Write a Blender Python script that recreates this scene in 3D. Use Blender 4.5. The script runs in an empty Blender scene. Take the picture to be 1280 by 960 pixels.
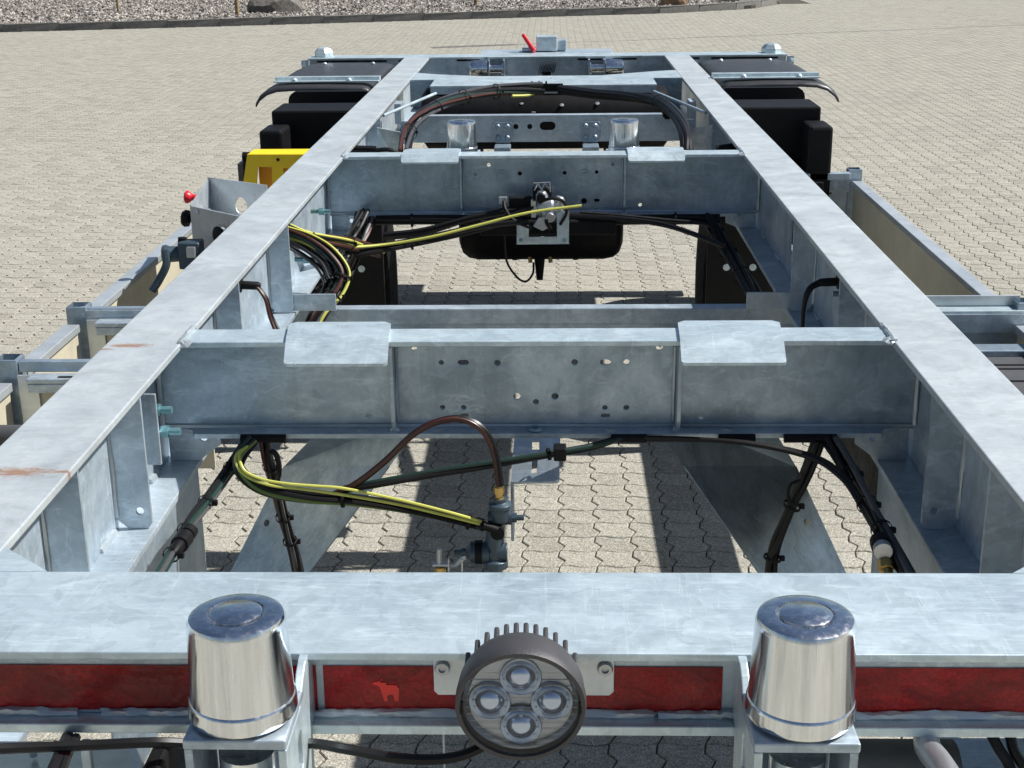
import bpy, bmesh, math, random
import numpy as np
from mathutils import Vector, Matrix
from mathutils.geometry import tessellate_polygon
random.seed(7); rng = np.random.default_rng(7)
S = bpy.context.scene; COL = S.collection
G = 1.27                       # height of the chassis top plane above the paving (metres)
CAMH = 0.68                    # camera height above the chassis top plane

# ------------------------------------------------------------------ camera
f_px = 1756.56; pitch = 0.321207639; yaw = 0.0309547; roll = -0.011972418; cam_x = 0.031124
Fw = Vector((-math.sin(yaw)*math.cos(pitch), math.cos(yaw)*math.cos(pitch), -math.sin(pitch)))
R0 = Fw.cross(Vector((0, 0, 1))).normalized(); U0 = R0.cross(Fw)
Rt = R0*math.cos(roll)+U0*math.sin(roll); Up = -R0*math.sin(roll)+U0*math.cos(roll)
CAM = Vector((cam_x, 0, G+CAMH))
cd = bpy.data.cameras.new('camera'); cam = bpy.data.objects.new('camera', cd); COL.objects.link(cam)
cam.matrix_world = Matrix(((Rt.x, Up.x, -Fw.x, CAM.x), (Rt.y, Up.y, -Fw.y, CAM.y), (Rt.z, Up.z, -Fw.z, CAM.z), (0, 0, 0, 1)))
cd.sensor_width = 36; cd.lens = f_px/1280*36; cd.clip_start = 0.05; cd.clip_end = 2000
S.camera = cam
# ------------------------------------------------------------------ sky, sun, exposure
sun_to = Vector((0.835, 0.14, 1.0)).normalized()
elev = math.asin(sun_to.z); az = math.atan2(sun_to.x, sun_to.y)
W = bpy.data.worlds.new("World"); S.world = W; W.use_nodes = True
wn = W.node_tree; bg = wn.nodes['Background']; sk = wn.nodes.new('ShaderNodeTexSky')
sk.sky_type = 'NISHITA'; sk.sun_disc = False; sk.sun_elevation = elev; sk.sun_rotation = az
sk.air_density = 1.0; sk.dust_density = 1.0; sk.ozone_density = 1.0
wn.links.new(sk.outputs[0], bg.inputs[0]); bg.inputs[1].default_value = 0.053
sl = bpy.data.lights.new('sun', 'SUN'); sl.energy = 5.0; sl.angle = math.radians(0.5); sl.color = (1, .975, .93)
so = bpy.data.objects.new('sun', sl); COL.objects.link(so)
so.rotation_euler = sun_to.to_track_quat('Z', 'Y').to_euler(); so.location = (4, 2, 8)
S.view_settings.view_transform = 'Standard'; S.view_settings.look = 'None'
S.view_settings.exposure = 0.5; S.view_settings.gamma = 1

def A(px, py, X=None, Y=None, Z=None):
    """point of the place seen at a picture position on a known plane (chassis heights)"""
    d = Fw+Rt*((px-640)/f_px)-Up*((py-480)/f_px)
    c = Vector((cam_x, 0, CAMH))
    t = (X-c.x)/d.x if X is not None else (Y-c.y)/d.y if Y is not None else (Z-c.z)/d.z
    return c+d*t

# ------------------------------------------------------------------ materials
def nodes(name):
    m = bpy.data.materials.new(name); m.use_nodes = True
    nt = m.node_tree; return m, nt, nt.nodes['Principled BSDF']
def N(nt, t, **k):
    n = nt.nodes.new(t)
    for a, b in k.items():
        if a in n.inputs: n.inputs[a].default_value = b
        else: setattr(n, a, b)
    return n
def ramp(nt, src, stops):
    r = nt.nodes.new('ShaderNodeValToRGB'); e = r.color_ramp.elements
    while len(e) < len(stops): e.new(0.5)
    for i, (p, c) in enumerate(stops):
        e[i].position = p; e[i].color = (c if len(c) == 4 else (*c, 1)) if isinstance(c, tuple) else (c, c, c, 1)
    nt.links.new(src, r.inputs[0]); return r
def mixc(nt, fac, a, b, mode='MIX'):
    n = nt.nodes.new('ShaderNodeMix'); n.data_type = 'RGBA'; n.blend_type = mode
    for s, v in ((n.inputs[0], fac), (n.inputs[6], a), (n.inputs[7], b)):
        if hasattr(v, 'is_linked'): nt.links.new(v, s)
        else: s.default_value = v if not isinstance(v, tuple) else ((*v, 1) if len(v) == 3 else v)
    return n.outputs[2]
def pos(nt, scale=(1, 1, 1), rot=(0, 0, 0)):
    g = nt.nodes.new('ShaderNodeNewGeometry'); mp = nt.nodes.new('ShaderNodeMapping')
    mp.inputs['Scale'].default_value = scale; mp.inputs['Rotation'].default_value = rot
    nt.links.new(g.outputs['Position'], mp.inputs[0]); return mp.outputs[0]
def noise(nt, vec, scale, detail=4, rough=.55, dist=0):
    n = N(nt, 'ShaderNodeTexNoise', Scale=scale, Detail=detail, Roughness=rough, Distortion=dist)
    nt.links.new(vec, n.inputs['Vector']); return n.outputs[0]
def bump(nt, b, h, strength, dist):
    n = N(nt, 'ShaderNodeBump', Strength=strength, Distance=dist); nt.links.new(h, n.inputs['Height'])
    nt.links.new(n.outputs[0], b.inputs['Normal'])

def galvanised(name, dark, light, rough=(.34, .52), metal=.40, rust=None, feather=1.0):
    m, nt, b = nodes(name)
    v = pos(nt)
    n1 = noise(nt, v, 5, 6, .62, 1.2)
    sp = N(nt, 'ShaderNodeTexVoronoi', Scale=34.0, Randomness=1.0); sp.feature = 'F1'
    wv = N(nt, 'ShaderNodeVectorMath', operation='ADD'); nn = N(nt, 'ShaderNodeTexNoise', Scale=9.0, Detail=3.0)
    nt.links.new(v, nn.inputs['Vector']); sc = N(nt, 'ShaderNodeVectorMath', operation='SCALE'); sc.inputs[3].default_value = .12
    nt.links.new(nn.outputs[1], sc.inputs[0]); nt.links.new(v, wv.inputs[0]); nt.links.new(sc.outputs[0], wv.inputs[1])
    nt.links.new(wv.outputs[0], sp.inputs['Vector'])
    sep = N(nt, 'ShaderNodeSeparateColor'); nt.links.new(sp.outputs['Color'], sep.inputs[0])
    base = ramp(nt, n1, [(.3, dark), (.68, light)]).outputs[0]
    sr = ramp(nt, sep.outputs[0], [(0, .80), (1, 1.12)]).outputs[0]
    c = mixc(nt, .5*feather, base, sr, 'MULTIPLY')
    # streaky feathers and scratches
    st = noise(nt, pos(nt, (3, 22, 6), (0, 0, .5)), 6, 5, .7, .8)
    c = mixc(nt, ramp(nt, st, [(.52, 0.0), (.72, .55*feather)]).outputs[0], c, tuple(min(1, x*1.22+.03) for x in light))
    sp2 = N(nt, 'ShaderNodeTexVoronoi', Scale=95.0); nt.links.new(wv.outputs[0], sp2.inputs['Vector'])
    se2 = N(nt, 'ShaderNodeSeparateColor'); nt.links.new(sp2.outputs['Color'], se2.inputs[0])
    c = mixc(nt, .45*feather, c, ramp(nt, se2.outputs[0], [(0, .86), (1, 1.10)]).outputs[0], 'MULTIPLY')
    for k_, (sc_, ro_) in enumerate((((2, 60, 9), (.1, .2, .9)), ((55, 2.5, 9), (.1, 0, .35)), ((4, 45, 12), (0, .2, -.7)))):
        sn_ = noise(nt, pos(nt, sc_, ro_), 2.2, 3, .55, .4)
        c = mixc(nt, ramp(nt, sn_, [(.645, 0.0), (.668, .30*feather), (.695, 0.0)]).outputs[0], c, tuple(min(1, x*1.3+.05) for x in light))
    run = noise(nt, pos(nt, (26, 26, 1.6)), 1.2, 4, .6)
    c = mixc(nt, ramp(nt, run, [(.56, 0.0), (.74, .35)]).outputs[0], c, tuple(x*.72 for x in dark))
    fine = noise(nt, v, 160, 3, .6)
    c = mixc(nt, ramp(nt, fine, [(.62, 0.0), (.8, .35)]).outputs[0], c, tuple(x*.62 for x in dark))
    if rust:
        for (x, y, rx, ry) in rust:
            mp = N(nt, 'ShaderNodeMapping'); g = N(nt, 'ShaderNodeNewGeometry'); nt.links.new(g.outputs['Position'], mp.inputs[0])
            mp.inputs['Location'].default_value = (-x/rx, -y/ry, 0); mp.inputs['Scale'].default_value = (1/rx, 1/ry, 0)
            ln = N(nt, 'ShaderNodeVectorMath', operation='LENGTH'); nt.links.new(mp.outputs[0], ln.inputs[0])
            q = noise(nt, pos(nt, (1, 2.5, 1)), 42, 6, .75, 1.5)
            mt = N(nt, 'ShaderNodeMath', operation='MULTIPLY_ADD'); nt.links.new(ln.outputs['Value'], mt.inputs[0]); mt.inputs[1].default_value = -.42
            nt.links.new(q, mt.inputs[2])
            k = ramp(nt, mt.outputs[0], [(.20, 0.0), (.40, .8)]).outputs[0]
            c = mixc(nt, k, c, (.36, .17, .08))
    nt.links.new(c, b.inputs['Base Color'])
    b.inputs['Metallic'].default_value = metal
    rr = noise(nt, v, 11, 5, .6, .6)
    nt.links.new(ramp(nt, rr, [(.3, rough[0]), (.7, rough[1])]).outputs[0], b.inputs['Roughness'])
    bump(nt, b, noise(nt, v, 55, 5, .6), .12, .0015)
    return m
def plain(name, col, rough=.5, metal=0.0, bumps=0.0, bscale=200, vary=.12, coat=0):
    m, nt, b = nodes(name); v = pos(nt)
    n = noise(nt, v, 14, 6, .65)
    c = mixc(nt, ramp(nt, n, [(.35, 0.0), (.7, 1.0)]).outputs[0], tuple(max(0, x*(1-vary)) for x in col), tuple(min(1, x*(1+vary)) for x in col))
    nt.links.new(c, b.inputs['Base Color']); b.inputs['Metallic'].default_value = metal
    nt.links.new(ramp(nt, noise(nt, v, 30, 4), [(.3, max(0, rough*.85)), (.7, min(1, rough*1.15))]).outputs[0], b.inputs['Roughness'])
    if bumps: bump(nt, b, noise(nt, v, bscale, 4), bumps, .001)
    if max(col) < .02: b.inputs['Specular IOR Level'].default_value = .22
    if coat: b.inputs['Coat Weight'].default_value = coat
    return m
ra = A(14, 590, Z=0); rb = A(160, 432, Z=0); rc_ = A(180, 410, Z=0)
M = {}
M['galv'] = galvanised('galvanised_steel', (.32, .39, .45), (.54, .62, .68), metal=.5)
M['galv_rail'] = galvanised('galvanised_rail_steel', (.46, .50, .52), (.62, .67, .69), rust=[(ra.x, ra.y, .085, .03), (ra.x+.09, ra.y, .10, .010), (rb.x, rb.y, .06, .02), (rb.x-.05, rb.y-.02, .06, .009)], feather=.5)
M['galv_bright_lit'] = galvanised('bright_lit_galvanised', (.46, .56, .61), (.66, .77, .81), rough=(.26, .46), metal=.5)  # lighter copy of the steel, brightness of lit tops put into its colour
M['galv_dull_shaded'] = galvanised('dull_shaded_galvanised', (.23, .30, .36), (.43, .52, .60), rough=(.28, .45), metal=.6, feather=.9)  # darker copy of the steel, shade of the webs put into its colour
M['weld'] = plain('weld_seam', (.50, .55, .58), .42, .6, .6, 260)
M['alu'] = galvanised('mill_aluminium', (.50, .54, .57), (.67, .72, .75), rough=(.25, .4), metal=.55, feather=.35)
M['black'] = plain('black_plastic', (.006, .006, .007), .55, 0, .15)
M['rubber'] = plain('black_rubber', (.009, .009, .010), .75, 0, .3, 120)
M['fender'] = plain('dark_grey_plastic', (.035, .036, .04), .42, 0, .1)
M['greyp'] = plain('grey_plastic', (.07, .072, .076), .55, 0, .12)
M['cable'] = plain('black_cable_sheath', (.012, .012, .013), .38)
M['gcable'] = plain('dark_green_cable_sheath', (.012, .035, .028), .35)
M['bcable'] = plain('brown_cable_sheath', (.065, .018, .013), .38)
M['gycable'] = plain('grey_cable_sheath', (.07, .07, .075), .35)
M['ycable'] = plain('yellow_cable_sheath', (.56, .56, .12), .38)
M['ogreen'] = plain('olive_green_cable_sheath', (.10, .16, .03), .35)
M['white'] = plain('white_cable', (.7, .7, .7), .4)
M['brass'] = plain('brass', (.55, .38, .13), .3, 1)
M['bolt'] = plain('blue_zinc_bolt', (.22, .42, .46), .35, .7)
M['bluegrey'] = plain('painted_cast_metal', (.055, .085, .11), .38, .3, .3, 150)
M['castalu'] = plain('cast_aluminium', (.5, .52, .55), .38, .8, .4, 180)
M['yellow'] = plain('yellow_plastic', (.85, .60, .005), .45, 0, .1, 100, .05)
M['orange'] = plain('orange_yellow_recess', (.80, .36, .01), .5, 0, 0, 100, .05)
M['redknob'] = plain('red_plastic', (.65, .015, .03), .35)
M['beige'] = plain('beige_coated_plywood', (.50, .46, .35), .55, 0, .1, 60, .08)
M['lampgrey'] = plain('lamp_housing_grey', (.075, .073, .078), .5, .45, .5, 700, .06)
def chrome():
    m, nt, b = nodes('polished_steel'); b.inputs['Metallic'].default_value = 1
    v = pos(nt, (1, 1, .04)); c = ramp(nt, noise(nt, v, 70, 4, .7), [(.34, (.60, .63, .66)), (.66, (.90, .92, .94))])
    nt.links.new(c.outputs[0], b.inputs['Base Color'])
    nt.links.new(ramp(nt, noise(nt, pos(nt, (1, 1, .04)), 160, 3), [(.35, .09), (.72, .32)]).outputs[0], b.inputs['Roughness'])
    bump(nt, b, noise(nt, pos(nt, (1, 1, .5)), 25, 3), .05, .002)
    return m
M['chrome'] = chrome()
def tape():
    m, nt, b = nodes('red_reflective_tape'); v = pos(nt)
    br = N(nt, 'ShaderNodeTexVoronoi', Scale=260.0); nt.links.new(v, br.inputs['Vector'])
    blot = noise(nt, pos(nt, (1, 1, 1.6)), 13, 6, .7, .8)
    c = mixc(nt, ramp(nt, blot, [(.42, 0.0), (.62, 1.0)]).outputs[0], (.24, .004, .006), (.52, .014, .016))
    c2 = mixc(nt, ramp(nt, br.outputs['Distance'], [(.0, .0), (.6, .5)]).outputs[0], c, (.07, .002, .003))
    nt.links.new(c2, b.inputs['Base Color']); b.inputs['Metallic'].default_value = 0
    nt.links.new(ramp(nt, noise(nt, v, 18, 4, .6), [(.4, .25), (.65, .6)]).outputs[0], b.inputs['Roughness'])
    b.inputs['Specular IOR Level'].default_value = .3; b.inputs['Coat Weight'].default_value = .12; b.inputs['Coat Roughness'].default_value = .05
    bl = N(nt, 'ShaderNodeTexVoronoi', Scale=70.0); nt.links.new(pos(nt, (1, 1, 1.4)), bl.inputs['Vector'])
    mm = N(nt, 'ShaderNodeMath', operation='MULTIPLY_ADD'); nt.links.new(bl.outputs['Distance'], mm.inputs[0]); mm.inputs[1].default_value = .5
    nt.links.new(noise(nt, v, 26, 5, .7), mm.inputs[2])
    bump(nt, b, mm.outputs[0], .55, .004)
    return m
M['tape'] = tape()
M['emblem'] = plain('bright_red_print', (.80, .03, .018), .35, 0, .2, 90)
def glass():
    m, nt, b = nodes('clear_lens'); b.inputs['Transmission Weight'].default_value = 1; b.inputs['Roughness'].default_value = .02
    b.inputs['IOR'].default_value = 1.35; b.inputs['Base Color'].default_value = (.95, .97, 1, 1); return m
M['glass'] = glass()
M['reflector'] = plain('silver_reflector', (.40, .43, .46), .2, .6, .3, 60)
M['ring'] = plain('clear_ring', (.85, .89, .93), .06, .85, .1, 60, .04)
M['led'] = plain('led_lens', (.55, .63, .76), .05, .7, 0, 100, .05, 1)

def stone_mat(name, base, far=False):
    m, nt, b = nodes(name)
    at = N(nt, 'ShaderNodeAttribute', attribute_name='tint'); oi = N(nt, 'ShaderNodeObjectInfo')
    ad = N(nt, 'ShaderNodeMath', operation='ADD'); nt.links.new(at.outputs['Fac'], ad.inputs[0]); nt.links.new(oi.outputs['Random'], ad.inputs[1])
    fr = N(nt, 'ShaderNodeMath', operation='FRACT'); nt.links.new(ad.outputs[0], fr.inputs[0])
    v = pos(nt)
    c = ramp(nt, fr.outputs[0], [(0, tuple(x*.76 for x in base)), (.25, tuple(x*.93 for x in base)), (.6, base), (1, tuple(x*1.10 for x in base))]).outputs[0]
    big = noise(nt, v, .55, 5, .6, .5)
    c = mixc(nt, ramp(nt, big, [(.35, .0), (.7, .35)]).outputs[0], c, tuple(x*.74 for x in base))
    mid = noise(nt, v, 14, 5, .7)
    c = mixc(nt, ramp(nt, mid, [(.45, .0), (.75, .45)]).outputs[0], c, (base[0]*.62, base[1]*.58, base[2]*.5))
    g1 = N(nt, 'ShaderNodeTexVoronoi', Scale=330.0); nt.links.new(v, g1.inputs['Vector'])
    se = N(nt, 'ShaderNodeSeparateColor'); nt.links.new(g1.outputs['Color'], se.inputs[0])
    c = mixc(nt, ramp(nt, se.outputs[0], [(.74, 0.0), (.86, .7)]).outputs[0], c, (.10, .085, .06))
    c = mixc(nt, ramp(nt, se.outputs[1], [(.70, 0.0), (.9, .55)]).outputs[0], c, (.72, .66, .54))
    # thin dark line that crosses the yard, widening at its left end
    p0 = A(540, 60, Z=-G); p1 = A(1280, 31, Z=-G); d = (p1-p0).normalized()
    g = N(nt, 'ShaderNodeNewGeometry'); sx = N(nt, 'ShaderNodeSeparateXYZ'); nt.links.new(g.outputs['Position'], sx.inputs[0])
    def M2(op, a, bb, cc=None):
        n = N(nt, 'ShaderNodeMath', operation=op)
        for i, q in enumerate((a, bb, cc)):
            if q is None: continue
            if hasattr(q, 'is_linked'): nt.links.new(q, n.inputs[i])
            else: n.inputs[i].default_value = q
        return n.outputs[0]
    xs, ys = sx.outputs[0], sx.outputs[1]
    along = M2('MULTIPLY_ADD', xs, d.x, M2('MULTIPLY_ADD', ys, d.y, -(p0.x*d.x+p0.y*d.y)))
    acr = M2('ABSOLUTE', M2('ADD', M2('MULTIPLY_ADD', xs, -d.y, M2('MULTIPLY_ADD', ys, d.x, p0.x*d.y-p0.y*d.x)), M2('MULTIPLY', M2('SUBTRACT', noise(nt, v, .5, 2), .5), .5)), 0)
    wid = M2('ADD', .035, M2('MULTIPLY', .10, M2('LESS_THAN', along, 1.4)))
    on = M2('MULTIPLY', M2('LESS_THAN', acr, wid), M2('GREATER_THAN', along, 0))
    c = mixc(nt, M2('MULTIPLY', on, .72), c, (.07, .07, .075))
    nt.links.new(c, b.inputs['Base Color']); b.inputs['Roughness'].default_value = .88
    b.inputs['Specular IOR Level'].default_value = .25
    if not far: bump(nt, b, noise(nt, v, 330, 3, .7), .5, .002)
    return m
M['stone'] = stone_mat('paving_concrete', (.325, .316, .275))
M['joint'] = plain('joint_sand', (.062, .055, .042), .95, 0, .5, 200, .3)
M['kerb'] = plain('kerb_concrete', (.19, .185, .17), .9, 0, .5, 80, .2)
M['rock'] = plain('boulder_rock', (.16, .145, .13), .85, 0, .8, 14, .45)
M['rock2'] = plain('reddish_boulder_rock', (.34, .20, .11), .85, 0, .8, 14, .5)
M['wood'] = plain('weathered_wood', (.33, .24, .13), .8, 0, .5, 40, .25)
def gravel_mat():
    m, nt, b = nodes('gravel'); at = N(nt, 'ShaderNodeAttribute', attribute_name='tint')
    c = ramp(nt, at.outputs['Fac'], [(0, (.07, .06, .055)), (.45, (.20, .18, .16)), (.8, (.34, .31, .27)), (1, (.52, .48, .43))])
    nt.links.new(c.outputs[0], b.inputs['Base Color']); b.inputs['Roughness'].default_value = .85; return m
M['gravel'] = gravel_mat()

# ------------------------------------------------------------------ mesh helpers
WORLD = {}                                             # world origin of every object made here
class MB:
    def __init__(s): s.v = []; s.f = []; s.sm = []
    def add(s, vs, fs, smooth=False):
        o = len(s.v); s.v += [Vector(q) for q in vs]; s.f += [tuple(i+o for i in q) for q in fs]; s.sm += [smooth]*len(fs); return s
    def box(s, x0, x1, y0, y1, z0, z1, rot=None, c=None):
        vs = [Vector((x, y, z)) for x in (x0, x1) for y in (y0, y1) for z in (z0, z1)]
        if rot is not None:
            cc = Vector(c) if c is not None else Vector(((x0+x1)/2, (y0+y1)/2, (z0+z1)/2)); vs = [rot@(q-cc)+cc for q in vs]
        return s.add(vs, [(0, 1, 3, 2), (4, 6, 7, 5), (0, 4, 5, 1), (2, 3, 7, 6), (0, 2, 6, 4), (1, 5, 7, 3)])
    def prism(s, poly, d, holes=()):
        """poly: 3D points of a flat outline, extruded by vector d; holes: more outlines"""
        loops = [[Vector(q) for q in poly]]+[[Vector(q) for q in h] for h in holes]; d = Vector(d)
        tris = tessellate_polygon(loops); flat = [q for l in loops for q in l]; n = len(flat)
        nrm = Vector((0, 0, 0))
        for i in range(len(loops[0])): nrm += loops[0][i].cross(loops[0][(i+1) % len(loops[0])])
        fs = []
        for t in tris:
            a, b_, c = t
            if (flat[b_]-flat[a]).cross(flat[c]-flat[a]).dot(d) < 0: a, b_, c = a, c, b_
            fs.append((a+n, b_+n, c+n)); fs.append((a, c, b_))
        o = 0
        for l in loops:
            m = len(l)
            for i in range(m):
                j = (i+1) % m; fs.append((o+i, o+j, o+j+n, o+i+n))
            o += m
        return s.add(flat+[q+d for q in flat], fs)
    def lathe(s, prof, p, axis=(0, 0, 1), n=32, smooth=True, cap=True):
        """prof: list of (radius, height) along the axis from p"""
        p = Vector(p); ax = Vector(axis).normalized(); u = ax.orthogonal().normalized(); w = ax.cross(u)
        vs = []; fs = []
        for r, h in prof:
            for k in range(n):
                a = 2*math.pi*k/n; vs.append(p+ax*h+(u*math.cos(a)+w*math.sin(a))*r)
        for i in range(len(prof)-1):
            for k in range(n):
                k2 = (k+1) % n; fs.append((i*n+k, i*n+k2, (i+1)*n+k2, (i+1)*n+k))
        s.add(vs, fs, smooth)
        if cap:
            for i, fl in ((0, True), (len(prof)-1, False)):
                if prof[i][0] > 1e-5:
                    idx = list(range(n)); idx = idx[::-1] if fl else idx
                    s.add([vs[i*n+k] for k in range(n)], [tuple(idx)], False)
        return s
    def cyl(s, p0, p1, r, r1=None, n=14, smooth=True):
        p0 = Vector(p0); p1 = Vector(p1); L = (p1-p0).length
        return s.lathe([(r, 0), (r if r1 is None else r1, L)], p0, p1-p0, n, smooth)
    def tube(s, pts, r, n=8, sub=6):
        P = [Vector(q) for q in pts]; P = [P[0]*2-P[1]]+P+[P[-1]*2-P[-2]]; path = []
        for i in range(1, len(P)-2):
            for k in range(sub):
                t = k/sub; a, b_, c, d = P[i-1:i+3]
                path.append(.5*((2*b_)+(c-a)*t+(2*a-5*b_+4*c-d)*t*t+(3*b_-a-3*c+d)*t**3))
        path.append(P[-2]); vs = []; fs = []; u = None
        for i, q in enumerate(path):
            t = (path[min(i+1, len(path)-1)]-path[max(i-1, 0)]).normalized()
            u = t.orthogonal().normalized() if u is None else (u-t*u.dot(t)).normalized(); w = t.cross(u)
            for k in range(n):
                a = 2*math.pi*k/n; vs.append(q+(u*math.cos(a)+w*math.sin(a))*r)
        for i in range(len(path)-1):
            for k in range(n):
                k2 = (k+1) % n; fs.append((i*n+k, i*n+k2, (i+1)*n+k2, (i+1)*n+k))
        fs.append(tuple(range(n))[::-1]); fs.append(tuple((len(path)-1)*n+k for k in range(n)))
        return s.add(vs, fs, True)
    def build(s, name, mat, parent=None, bevel=0, zo=G, label=None):
        vs = [q+Vector((0, 0, zo)) for q in s.v]
        if mat == 'weld': vs = [q+Vector((random.gauss(0, .0006), random.gauss(0, .0006), random.gauss(0, .0006))) for q in vs]
        lo = Vector([min(q[i] for q in vs) for i in range(3)]); hi = Vector([max(q[i] for q in vs) for i in range(3)]); c = (lo+hi)/2
        me = bpy.data.meshes.new(name); me.from_pydata([q-c for q in vs], [], s.f); me.polygons.foreach_set('use_smooth', s.sm)
        me.materials.append(M[mat] if isinstance(mat, str) else mat); me.update()
        if any(s.sm): me.set_sharp_from_angle(angle=math.radians(34))
        o = bpy.data.objects.new(name, me); COL.objects.link(o); WORLD[o.name] = c
        if parent is not None: o.parent = parent; o.location = c-WORLD[parent.name]
        else: o.location = c
        if bevel:
            b = o.modifiers.new('edge', 'BEVEL'); b.width = bevel; b.segments = 2; b.limit_method = 'ANGLE'; b.angle_limit = math.radians(50)
        if label: o['label'] = label
        return o
def dup(o, off, parent=None):
    """copy of a part (and its sub-parts) shifted by off"""
    c = o.copy(); COL.objects.link(c); p = parent or o.parent
    WORLD[c.name] = WORLD[o.name]+Vector(off); c.parent = p; c.location = WORLD[c.name]-(WORLD[p.name] if p else Vector())
    for ch in list(o.children):
        d = ch.copy(); COL.objects.link(d); d.parent = c; WORLD[d.name] = WORLD[ch.name]+Vector(off)
    return c
def thing(name, label, cat, loc=(0, 0, 0), group=None):
    o = bpy.data.objects.new(name, None); COL.objects.link(o); o.location = loc; WORLD[o.name] = Vector(loc)
    o.empty_display_size = .1; o['label'] = label; o['category'] = cat
    if group: o['group'] = group
    return o
def tag(o, label, cat, group=None):
    o['label'] = label; o['category'] = cat
    if group: o['group'] = group
    return o
def circ(x, y, z, r, plane='xz', n=14, sx=1.0):
    out = []
    for k in range(n):
        a = 2*math.pi*k/n; c_, s_ = math.cos(a)*r*sx, math.sin(a)*r
        out.append((x+c_, y, z+s_) if plane == 'xz' else (x+c_, y+s_, z) if plane == 'xy' else (x, y+c_, z+s_))
    return out
def slot(x, y, z, r, half, plane='xz', n=6):
    out = []
    for sgn in (1, -1):
        for k in range(n+1):
            a = -math.pi/2+math.pi*k/n if sgn > 0 else math.pi/2+math.pi*k/n
            u_, w_ = sgn*half+math.cos(a)*r, math.sin(a)*r
            out.append((x+u_, y, z+w_) if plane == 'xz' else (x+u_, y+w_, z) if plane == 'xy' else (x, y+w_, z+u_))
    return out

# ================================================================== THE TRAILER
T = thing('container_trailer', 'galvanised skeletal container trailer frame with polished guide rollers, standing on the paved yard', 'trailer', (0, 4.4, 0))

# ---- two long main rails
YN, YF = 1.394, 7.335
for sg in (-1, 1):
    xi, xo, xw = sg*.600, sg*.727, sg*.664
    r = MB().box(min(xi, xo), max(xi, xo), YN, YF, -.012, 0).build('main_rail', 'galv_rail', T, .002)
    holes = []
    if sg > 0: holes = [[(xw-.004, 3.665+q[1], -.12+q[0]) for q in [(p[0], p[1]) for p in slot(0, 0, 0, .030, .036, 'xy')]]]
    y0, y1 = YN, YF
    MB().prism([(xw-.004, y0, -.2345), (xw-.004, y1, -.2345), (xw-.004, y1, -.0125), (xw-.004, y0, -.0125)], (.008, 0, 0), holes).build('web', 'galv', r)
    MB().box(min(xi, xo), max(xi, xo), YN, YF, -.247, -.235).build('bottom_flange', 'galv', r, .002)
    # plate box hanging below the rail, near end
    MB().box(min(sg*.604, sg*.609), max(sg*.604, sg*.609), 1.75, 2.32, -.56, -.248).build('hanger_plate', 'galv_dull_shaded', r, .001)
    # weld beads along the web foot
    w = MB(); y = 1.45
    while y < 4.1:
        L = random.uniform(.05, .09); w.tube([(xw-sg*.004, y, -.233), (xw-sg*.0055, y+L/2, -.2325), (xw-sg*.004, y+L, -.233)], .006, 6, 3); y += L+random.uniform(.16, .28)
    w.build('weld_seam', 'weld', r)['kind'] = 'stuff'
    # vertical stiffeners, each with clipped corners and a bolt hole
    for i, ys in enumerate((1.725, 2.025, 2.74, 3.30) + ((5.2,) if sg < 0 else (3.72, 5.2))):
        zb = -.2345; a, b_ = sg*.6595, sg*.604
        if sg > 0 and ys == 3.72: continue
        c = .016
        out = [(a, ys, -.0125), (b_, ys, -.0125), (b_, ys, zb+.010), (b_+sg*.006, ys, zb+.001), (a-sg*c, ys, zb+.001), (a, ys, zb+c)]
        hl = [circ((a+b_)/2-sg*.010, ys, zb+.030, .0065)] if i in (1,) else []
        st = MB().prism(out, (0, .006, 0), hl).build('stiffener', 'galv', r, .0008)
        MB().tube([(a-sg*.001, ys-.0015, -.02), (a-sg*.001, ys-.002, -.12), (a-sg*.001, ys-.0015, zb+.02)], .0035, 6, 4).build('weld_seam', 'weld', st)
    # gusset where the rail meets the near end beam
    MB().prism([(xi, 1.3935, -.009), (xi, 1.458, -.009), (sg*.528, 1.3935, -.009)], (0, 0, .008)).build('corner_gusset', 'galv_bright_lit', r)
# bolts through the left rail web
bl = MB().lathe([(.011, 0), (.011, .012)], (-.598, 2.10, -.098), (1, 0, 0), 6, False).cyl((-.62, 2.10, -.098), (-.567, 2.10, -.098), .006, n=10).build('bolt', 'bolt', T)
MB().box(-.660, -.598, 2.085, 2.09, -.15, -.03).build('bolt_bracket', 'galv', T, .001)
dup(bl, (-.012, .005, .035)); 
dup(bl, (0, 1.62, .03)); dup(bl, (-.01, 1.40, -.05)); 
b2 = MB().lathe([(.012, 0), (.012, .012)], (.6595, 2.86, -.075), (-1, 0, 0), 6, False).cyl((.6595, 2.86, -.075), (.615, 2.86, -.075), .006, n=10).build('bolt', 'galv_dull_shaded', T)

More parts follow.
